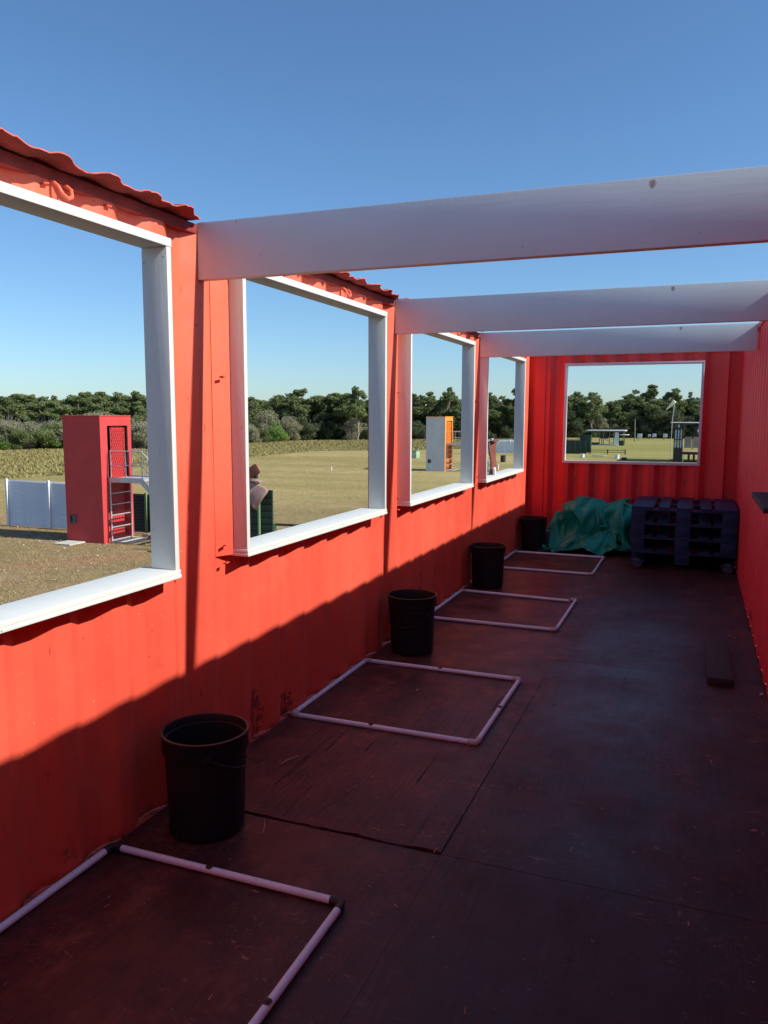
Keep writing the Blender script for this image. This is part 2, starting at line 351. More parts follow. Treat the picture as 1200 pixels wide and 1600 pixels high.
# ------------------------------------------------------------------ mesh helpers
def link(o, parent=None):
    COL.objects.link(o)
    if parent: o.parent = parent
    return o
def smooth_angle(me, ang=35):
    bm = bmesh.new(); bm.from_mesh(me)
    for f in bm.faces: f.smooth = True
    for e in bm.edges:
        if len(e.link_faces) == 2 and e.calc_face_angle(0) > math.radians(ang): e.smooth = False
    bm.to_mesh(me); bm.free()
class MB:
    def __init__(s): s.bm = bmesh.new()
    def box(s, x0, x1, y0, y1, z0, z1, bev=0, rot=None):
        c = Vector(((x0+x1)/2, (y0+y1)/2, (z0+z1)/2))
        mt = Matrix.Translation(c)
        if rot: mt = mt @ rot
        r = bmesh.ops.create_cube(s.bm, size=1, matrix=mt @ Matrix.Diagonal((x1-x0, y1-y0, z1-z0, 1)))
        if bev:
            es = list({e for v in r['verts'] for e in v.link_edges})
            bmesh.ops.bevel(s.bm, geom=es, offset=bev, segments=2, affect='EDGES', profile=.6)
        return s
    def tube(s, pts, r, seg=10, caps=True, radii=None):
        pts = [Vector(p) for p in pts]; rings = []
        up = None
        for i, p in enumerate(pts):
            t = (pts[min(i+1, len(pts)-1)]-pts[max(i-1, 0)]).normalized()
            if up is None: up = t.orthogonal().normalized()
            up = (up-t*up.dot(t)).normalized(); sd_ = t.cross(up)
            rr = radii[i] if radii else r
            rings.append([s.bm.verts.new(p+(up*math.cos(a)+sd_*math.sin(a))*rr) for a in [2*math.pi*k/seg for k in range(seg)]])
        for a, b in zip(rings, rings[1:]):
            for k in range(seg): s.bm.faces.new((a[k], a[(k+1) % seg], b[(k+1) % seg], b[k]))
        if caps:
            s.bm.faces.new(rings[0][::-1]); s.bm.faces.new(rings[-1])
        return s
    def lathe(s, prof, c=(0,0,0), seg=48):
        rings = []
        for r, z in prof:
            rings.append([s.bm.verts.new((c[0]+r*math.cos(2*math.pi*k/seg), c[1]+r*math.sin(2*math.pi*k/seg), c[2]+z)) for k in range(seg)])
        for a, b in zip(rings, rings[1:]):
            for k in range(seg): s.bm.faces.new((a[k], a[(k+1) % seg], b[(k+1) % seg], b[k]))
        if prof[0][0] > .001: s.bm.faces.new(rings[0][::-1])
        if prof[-1][0] > .001: s.bm.faces.new(rings[-1])
        return s
    def poly(s, pts):
        return s.bm.faces.new([s.bm.verts.new(p) for p in pts])
    def mesh(s, name, mat, sm=None):
        me = bpy.data.meshes.new(name); bmesh.ops.recalc_face_normals(s.bm, faces=s.bm.faces)
        s.bm.to_mesh(me); s.bm.free(); me.materials.append(mat)
        if sm: smooth_angle(me, sm)
        return me
    def obj(s, name, mat, parent=None, sm=None):
        return link(bpy.data.objects.new(name, s.mesh(name, mat, sm)), parent)
def tag(o, label=None, cat=None, group=None, kind=None):
    if label: o['label'] = label
    if cat: o['category'] = cat
    if group: o['group'] = group
    if kind: o['kind'] = kind
    return o
def thing(name, label, cat, loc=(0,0,0), group=None, rz=0):
    o = bpy.data.objects.new(name, None); o.empty_display_size = .1; COL.objects.link(o); o.location = loc; o.rotation_euler = (0,0,rz)
    return tag(o, label, cat, group)
def copy_tree(o, parent=None):
    c = o.copy(); COL.objects.link(c)
    if parent: c.parent = parent
    for ch in list(o.children): copy_tree(ch, c)
    return c
W, HT, YE, YN = 2.33, 2.3066, 9.596, -2.4
GZ = -2.62
rnd = random.Random(11)

# ------------------------------------------------------------------ ground
mb = MB(); mb.poly([(-2500,-2500,GZ),(2500,-2500,GZ),(2500,2500,GZ),(-2500,2500,GZ)])
tag(mb.obj('ground', M['ground']), kind='structure', label='dry grass field with reddish soil round the containers')

# ------------------------------------------------------------------ corrugated walls
E0, PIT = 1.725, .2795
def prof(a, b, e, pit=PIT, depth=.036, bev=.004):
    fl = pit/4; ev = []
    k0 = math.floor((a-e)/pit)-1; k1 = math.ceil((b-e)/pit)+1
    for k in range(k0, k1+1):
        t = e+k*pit
        ev += [(t-bev, 0), (t+bev, depth*2*bev/fl*.5), (t+fl-bev, depth-depth*2*bev/fl*.5), (t+fl+bev, depth), (t+2*fl-bev, depth), (t+2*fl+bev, depth-depth*2*bev/fl*.5), (t+3*fl-bev, depth*2*bev/fl*.5), (t+3*fl+bev, 0)]
    def at(t):
        for (t0, d0), (t1, d1) in zip(ev, ev[1:]):
            if t0 <= t <= t1: return d0+(d1-d0)*(t-t0)/max(1e-9, t1-t0)
        return 0
    return [(a, at(a))]+[q for q in ev if a < q[0] < b]+[(b, at(b))]
def corr_sheet(bm, pr, z0, z1, put, dz=.25):
    n = max(1, round((z1-z0)/dz)); rows = []
    for i in range(n+1):
        z = z0+(z1-z0)*i/n
        rows.append([bm.verts.new(put(t, d, z)) for t, d in pr])
    for r0, r1 in zip(rows, rows[1:]):
        for i in range(len(pr)-1): bm.faces.new((r0[i], r0[i+1], r1[i+1], r1[i]))
def wob(t, z): return .0022*noise.noise(Vector((t*1.3, z*1.7, .3)))*2
left = lambda t, d, z: (-d+wob(t, z), t, z)
right = lambda t, d, z: (W+d+wob(t+30, z), t, z)
WIN = [(.80, 2.497), (2.99, 4.676), (5.124, 6.784), (7.25, 8.96)]
ZS, ZT = .963, 2.184

mb = MB(); edges = [YN]+[v for w in WIN for v in (w[0]+.02, w[1]-.02)]+[YE+.1]
for i in range(0, len(edges), 2): corr_sheet(mb.bm, prof(edges[i], edges[i+1], E0), 0, HT-.012, left)
for a, b in WIN:
    corr_sheet(mb.bm, prof(a+.02, b-.02, E0), 0, ZS-.03, left); corr_sheet(mb.bm, prof(a+.02, b-.02, E0), ZT-.02, HT-.012, left)
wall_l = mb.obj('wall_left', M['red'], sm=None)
md = wall_l.modifiers.new('thickness', 'SOLIDIFY'); md.thickness = .003; md.offset = 0
tag(wall_l, 'sunlit red corrugated long side wall with the window openings', kind='structure')
mb = MB(); corr_sheet(mb.bm, prof(YN, YE+.1, E0), 0, HT, right)
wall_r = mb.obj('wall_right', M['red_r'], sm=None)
md = wall_r.modifiers.new('thickness', 'SOLIDIFY'); md.thickness = .003; md.offset = 0
tag(wall_r, 'shaded dark red corrugated side wall at the right', kind='structure')
# end wall with window
EX0, EX1, EZ0, EZ1 = .417, 1.943, 1.0, 2.165
endp = lambda t, d, z: (t, YE+d+wob(t+60, z), z)
pe = [(-.02,.05),(.062,.05),(.066,0),(.19,0),(.20,.012),(.235,.012),(.245,0)]+prof(.2451, 2.03, .487, .242, .048, .003)+[(2.19,0),(2.2,.05),(W+.04,.05)]
mb = MB()
def clip_prof(p, a, b):
    out = []
    for (t0, d0), (t1, d1) in zip(p, p[1:]):
        if t1 < a or t0 > b: continue
        for t in (max(a, t0), min(b, t1)):
            d = d0+(d1-d0)*(t-t0)/max(1e-9, t1-t0)
            if not out or t > out[-1][0]+1e-6: out.append((t, d))
    return out
corr_sheet(mb.bm, clip_prof(pe, -.02, EX0+.01), 0, HT, endp); corr_sheet(mb.bm, clip_prof(pe, EX1-.01, W+.04), 0, HT, endp)
corr_sheet(mb.bm, clip_prof(pe, EX0+.01, EX1-.01), 0, EZ0+.01, endp); corr_sheet(mb.bm, clip_prof(pe, EX0+.01, EX1-.01), EZ1-.01, HT, endp)
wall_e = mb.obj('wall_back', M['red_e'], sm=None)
md = wall_e.modifiers.new('thickness', 'SOLIDIFY'); md.thickness = .003; md.offset = 0
tag(wall_e, 'red corrugated end wall with one wide window opening', kind='structure')
mb = MB(); corr_sheet(mb.bm, prof(-.02, W+.04, .487, .242), 0, HT, lambda t, d, z: (t, YN-d, z))
wall_n = mb.obj('wall_front', M['red_e'], sm=None); tag(wall_n, 'closed red end behind the viewer', kind='structure')
# rails on the walls
def rail(name, x0, x1, y0, y1, z0, z1, par, mat=None):
    return MB().box(x0, x1, y0, y1, z0, z1, .006).obj(name, mat or M['red'], par, 30)
rail('top_rail', -.055, .004, YN, YE-.01, 2.262, 2.302, wall_l, M['shade_red'])
rail('top_rail', W-.012, W+.05, YN, YE-.01, 2.255, HT-.002, wall_r, M['red_r'])
rail('top_rail', .02, W-.02, YE-.004, YE+.055, 2.262, HT-.003, wall_e, M['red_e'])
rail('bottom_rail', -.09, -.004, YN, YE, -.14, -.003, wall_l)
rail('bottom_rail', W+.004, W+.09, YN, YE, -.14, -.003, wall_r, M['red_r'])
rail('bottom_rail', 0, W, YE+.004, YE+.09, -.14, -.003, wall_e, M['red_e'])
# torn edge of the cut away roof
def remnant(y0, y1, seed):
    r = random.Random(seed); mb = MB(); n = int((y1-y0)/.012); rows = []
    for i in range(n+1):
        y = y0+(y1-y0)*i/n
        ph = (y-1.765)/.209+.16*noise.noise(Vector((y*2.1, seed, 9)))
        crest = max(0., min(1., .25+.95*math.cos(2*math.pi*ph)))
        tear = .007*noise.noise(Vector((y*31, seed, 0)))+.011*noise.noise(Vector((y*7, seed, 3)))
        xe = .080+.013*crest+tear*2.0+.004*noise.noise(Vector((y*70, seed, 1)))
        end = min(1, (y-y0)/.05, (y1-y)/.16); xe = .02+(xe-.02)*max(0, end)**.5
        row = []
        for j in range(8):
            u = j/7; x = -.055+(xe+.055)*u
            z = 2.312+.011*crest*min(1, u*2.2)-.004*u+.004*noise.noise(Vector((y*12, x*20, seed)))*u*2
            if j == 7: z += .006*noise.noise(Vector((y*25, 1, seed)))
            row.append(mb.bm.verts.new((x, y, z)))
        rows.append(row)
    for a, b in zip(rows, rows[1:]):
        for j in range(7): mb.bm.faces.new((a[j], a[j+1], b[j+1], b[j]))
    o = mb.obj('roof_remnant', M['shade_red'], wall_l); o.data.materials.append(M['red_edge'])
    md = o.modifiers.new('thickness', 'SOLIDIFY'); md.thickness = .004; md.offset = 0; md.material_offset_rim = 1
BY = [.545-2.235, .545, 2.777, 5.015, 7.236]
for i, (a, b) in enumerate(zip([YN]+[y+.055 for y in BY], [y-.012 for y in BY]+[YE])):
    if b-a > .1: remnant(a, b, i)
# lashing rings
def ring(y):
    mb = MB(); pts = [(.008,y-.028,2.262),(.03,y-.028,2.245),(.04,y-.02,2.222),(.042,y,2.212),(.04,y+.02,2.222),(.03,y+.028,2.245),(.008,y+.028,2.262)]
    mb.tube(pts, .0065, 8); return mb.obj('lashing_ring', M['red'], wall_l, 40)
for y in (2.03, 4.19, 6.4, 8.6): ring(y)
mb = MB(); a = WIN[1][0]; q0 = [mb.bm.verts.new(p) for p in ((-.028, a-.085, ZS-.03), (.010, a-.001, ZS-.03), (-.034, a-.001, ZS-.03))]; q1 = [mb.bm.verts.new(p) for p in ((-.028, a-.085, ZT), (.010, a-.001, ZT), (-.034, a-.001, ZT))]
for k in range(3): mb.bm.faces.new((q0[k], q0[(k+1) % 3], q1[(k+1) % 3], q1[k]))
mb.bm.faces.new(q0[::-1]); mb.bm.faces.new(q1); mb.obj('filler_strip', M['red'], wall_l)
# little welded tabs sticking out of the wall
tab = MB().box(0, .017, -.012, .012, -.0022, .0022, 0).mesh('welded_tab', M['red'])
tabs = [(2.245, E0+k*PIT-.035) for k in range(0, 26) if any(a+.03 < E0+k*PIT-.035 < b for a, b in WIN)]
for bi, yb in enumerate((2.93, 5.085, 7.20)): tabs += [(1.705, yb), (.982, yb), (.903, yb)]
tabs += [(.902, 2.588), (.9, 4.78), (.9, 6.9)]
for z, y in tabs:
    o = bpy.data.objects.new('welded_tab', tab); link(o, wall_l); o.location = (.0, y, z); o.rotation_euler = (rnd.uniform(-.2,.2), rnd.uniform(-.3,.1), 0)

# ------------------------------------------------------------------ window frames
WN = ['white window frame nearest the viewer, cut by the left edge of the picture', 'white window frame second from the viewer, between the two nearest beams',
      'white window frame third from the viewer, the white and orange tower seen through it', 'white window frame fourth from the viewer, beside the far corner, brown leather in it']
for (a, b), lb in zip(WIN, WN):
    t = thing('window_frame', lb, 'window frame', (0, a, ZS), 'white wooden frames in the sunlit wall')
    def part(name, *bx, mat='white_z'):
        x0,x1,y0,y1,z0,z1 = bx
        return MB().box(x0,x1,y0-a,y1-a,z0-ZS,z1-ZS,.003).obj(name, M[mat], t, 30)
    th = .026
    part('jamb', -.032, .08, a, a+th, ZS-.0035, ZT-th-.0055)
    part('jamb', -.032, .08, b-th, b, ZS-.0035, ZT-th-.0055)
    part('header', -.034, .082, a-.002, b+.002, ZT-th-.005, ZT, mat='white_y')
    part('sill', -.085, .083, a-.002, b+.003, ZS-.022, ZS-.004, mat='white_y')
    part('sill_lip', -.032, .0855, a-.003, b+.004, ZS-.037, ZS-.0225, mat='white_y')
t = thing('window_frame', 'thin pale window frame in the far end wall', 'window frame', (EX0, YE, EZ0))
def ef(name, x0, x1, z0, z1):
    return MB().box(x0-EX0, x1-EX0, -.02, .06, z0-EZ0, z1-EZ0, .002).obj(name, M['end_frame'], t, 30)
ef('jamb', EX0, EX0+.028, EZ0+.0285, EZ1-.0285); ef('jamb', EX1-.028, EX1, EZ0+.0285, EZ1-.0285)
ef('header', EX0-.001, EX1+.001, EZ1-.028, EZ1); ef('sill', EX0-.001, EX1+.001, EZ0, EZ0+.028)

# ------------------------------------------------------------------ roof beams
BL = [None, None, 'broad white beam nearest the viewer, knot near its top edge', 'second white beam from the viewer, above the third window', 'third white beam from the viewer, lowest in the picture']
for i, y in enumerate(BY):
    mb = MB().box(.003, W-.013, 0, .043, -.2217, 0, .003)
    o = mb.obj('roof_beam', M['beam'], None, 30); o.location = (0, y, HT)
    tag(o, BL[i] or ['white beam furthest behind the viewer', 'white beam overhead beside the viewer'][i], 'roof beam', 'white beams across the open roof')

# ------------------------------------------------------------------ floor
mb = MB().box(-.09, W+.09, YN-.05, YE+.09, -.16, -.022)
floor = mb.obj('floor', M['dark_under']); tag(floor, 'maroon painted plywood floor of the container', kind='structure')
def sheet(x0, x1, y0, y1, zt=0, jag=None, seed=0):
    mb = MB(); nx = max(2, int((x1-x0)/.04)); ny = max(2, int((y1-y0)/.06)); rows = []
    r = random.Random(seed)
    for j in range(ny+1):
        row = []
        for i in range(nx+1):
            x = x0+(x1-x0)*i/nx; y = y0+(y1-y0)*j/ny
            zz = zt*(1-(y-y0)/(y1-y0))
            if jag and j == 0:
                y += jag*(noise.noise(Vector((x*22, seed, 0)))*1.0+noise.noise(Vector((x*6, seed, 2)))*1.2)
                z = zt+.004*noise.noise(Vector((x*9, 3, seed)))
            else: z = zz+.0016*noise.noise(Vector((x*1.7, y*1.7, .5)))
            if 0 < x0 < .2 or x0 == 0:
                pass
            row.append(mb.bm.verts.new((x, y, z)))
        rows.append(row)
    for a, b in zip(rows, rows[1:]):
        for i in range(nx): mb.bm.faces.new((a[i], a[i+1], b[i+1], b[i]))
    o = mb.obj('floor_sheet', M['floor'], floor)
    if o.data.polygons[0].normal.z < 0: o.data.flip_normals()
    md = o.modifiers.new('thickness', 'SOLIDIFY'); md.thickness = .016; md.offset = -1
    return o
ys = [YN+.01, .1, 2.54, 4.975, 7.42, YE-.002]
for i, (a, b) in enumerate(zip(ys, ys[1:])):
    l2 = (i == 2)
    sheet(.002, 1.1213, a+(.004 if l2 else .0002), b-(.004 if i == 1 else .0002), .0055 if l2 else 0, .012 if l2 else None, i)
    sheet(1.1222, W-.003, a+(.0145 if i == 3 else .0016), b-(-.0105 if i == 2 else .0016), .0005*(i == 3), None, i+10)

# ------------------------------------------------------------------ pipe frames
def pvc_frame(x0, x1, y0, y1, label, elbow='pvc_dirty', skew=0, gap=False, screws=()):
    r = .0125; z = r+.001
    t = thing('pipe_frame', label, 'pipe frame', ((x0+x1)/2, (y0+y1)/2, 0), 'square pipe frames on the floor')
    cx, cy = (x0+x1)/2, (y0+y1)/2
    c = {'fl': Vector((x0, y0, z)), 'fr': Vector((x1, y0, z)), 'br': Vector((x1, y1, z)), 'bl': Vector((x0, y1, z))}
    for k in c:
        c[k] += Vector((skew*(c[k].y-cy), 0, 0)); c[k] -= Vector((cx, cy, 0))
    def pipe(a, b, ga=.028, gb=.028):
        d = (b-a).normalized(); MB().tube([a+d*ga, b-d*gb], r, 20).obj('pipe', M['pvc'], t, 40)
    bl2 = c['bl'].copy()
    pipe(c['fl'], c['fr']); pipe(c['fl'], c['bl']); pipe(c['fr'], c['br'])
    pipe(c['bl'], c['br']+(Vector((-.02,-.055,0)) if gap else Vector()), .028, .03)
    order = ['fl', 'fr', 'br', 'bl']
    for i, k in enumerate(order):
        p = c[k]; a = (c[order[i-1]]-p).normalized(); b = (c[order[(i+1) % 4]]-p).normalized()
        pts = [p+a*.042, p+a*.02, p+(a+b)*.004, p+b*.02, p+b*.042]
        MB().tube(pts, r*1.2, 16).obj('elbow', M[elbow], t, 50)
    for sx, sy in screws:
        mb = MB(); mb.lathe([(.013, 0), (.013, .002), (.0075, .0035), (.006, .006), (.0, .0065)], (sx-cx, sy-cy, 2*r), 14); mb.obj('screw', M['screw'], t, 30)
    return t
pvc_frame(.022, .925, 1.14, 2.135, 'white pipe square nearest the viewer, with black corner elbows', 'elbow_black', screws=[(.43,2.135),(.925,1.66)])
pvc_frame(-.0+.02, .998, 3.50, 4.482, 'second pipe square from the viewer, on the split plywood sheet', screws=[(.46,3.5),(.51,4.482),(.998,3.97)])
pvc_frame(.02, 1.015, 5.66, 6.675, 'third pipe square from the viewer, its far corner pulled apart', gap=True)
pvc_frame(.02, 1.008, 7.86, 8.87, 'pipe square farthest from the viewer, near the green tarpaulin')

# ------------------------------------------------------------------ buckets
def bucket(x, y, label, rz, droop=.9, s=1.0):
    t = thing('bucket', label, 'bucket', (x, y, .008), 'black plastic buckets along the sunlit wall', rz)
    h = .375*s; rb, rt = .139*s, .152*s
    prof_ = [(rb-.006, 0), (rb, .004), (rb+.001, .02), (rt-.003, h-.075), (rt+.001, h-.072), (rt+.0075, h-.068), (rt+.008, h-.012), (rt+.0105, h-.008), (rt+.0105, h-.001), (rt+.008, h), (rt+.001, h), (rt-.001, h-.004), (rt-.003, h-.03), (rt-.007, h-.032), (rb-.006, .012), (0, .010)]
    MB().lathe(prof_, seg=64).obj('body', M['bucket'], t, 45)
    # bail handle with ears
    ez = h-.055; R_ = rt+.014
    for sgn in (-1, 1):
        MB().box(sgn*(rt+.002) if sgn > 0 else -rt-.018, rt+.018 if sgn > 0 else -rt-.002, -.016, .016, ez-.014, ez+.014, .004).obj('ear', M['bucket'], t, 30)
    pts = []
    for k in range(25):
        a = math.pi*k/24; px = R_*math.cos(a); q = R_*1.04*math.sin(a)
        pts.append((px, q*math.cos(droop)+.004, ez-q*math.sin(droop)))
    # keep the wire outside the body
    pts = [(p[0], p[1], p[2]) if math.hypot(p[0], p[1]) > rt+.004 else tuple([p[0]*(rt+.008)/max(.01, math.hypot(p[0], p[1])), p[1]*(rt+.008)/max(.01, math.hypot(p[0], p[1])), p[2]]) for p in pts]
    MB().tube(pts, .0036, 8).obj('handle', M['bucket'], t, 50)
    return t
bucket(.240, 2.405, 'black bucket nearest the viewer, its handle hanging to the right', math.radians(-55), .5)
bucket(.205, 4.83, 'second black bucket from the viewer, beside the corner of the third pipe square', math.radians(165), .9)
bucket(.175, 6.99, 'third black bucket from the viewer, between the two farther pipe squares', math.radians(120), .75)
bucket(.165, 9.20, 'black bucket in the far left corner beside the tarpaulin', math.radians(60), .8, .98)

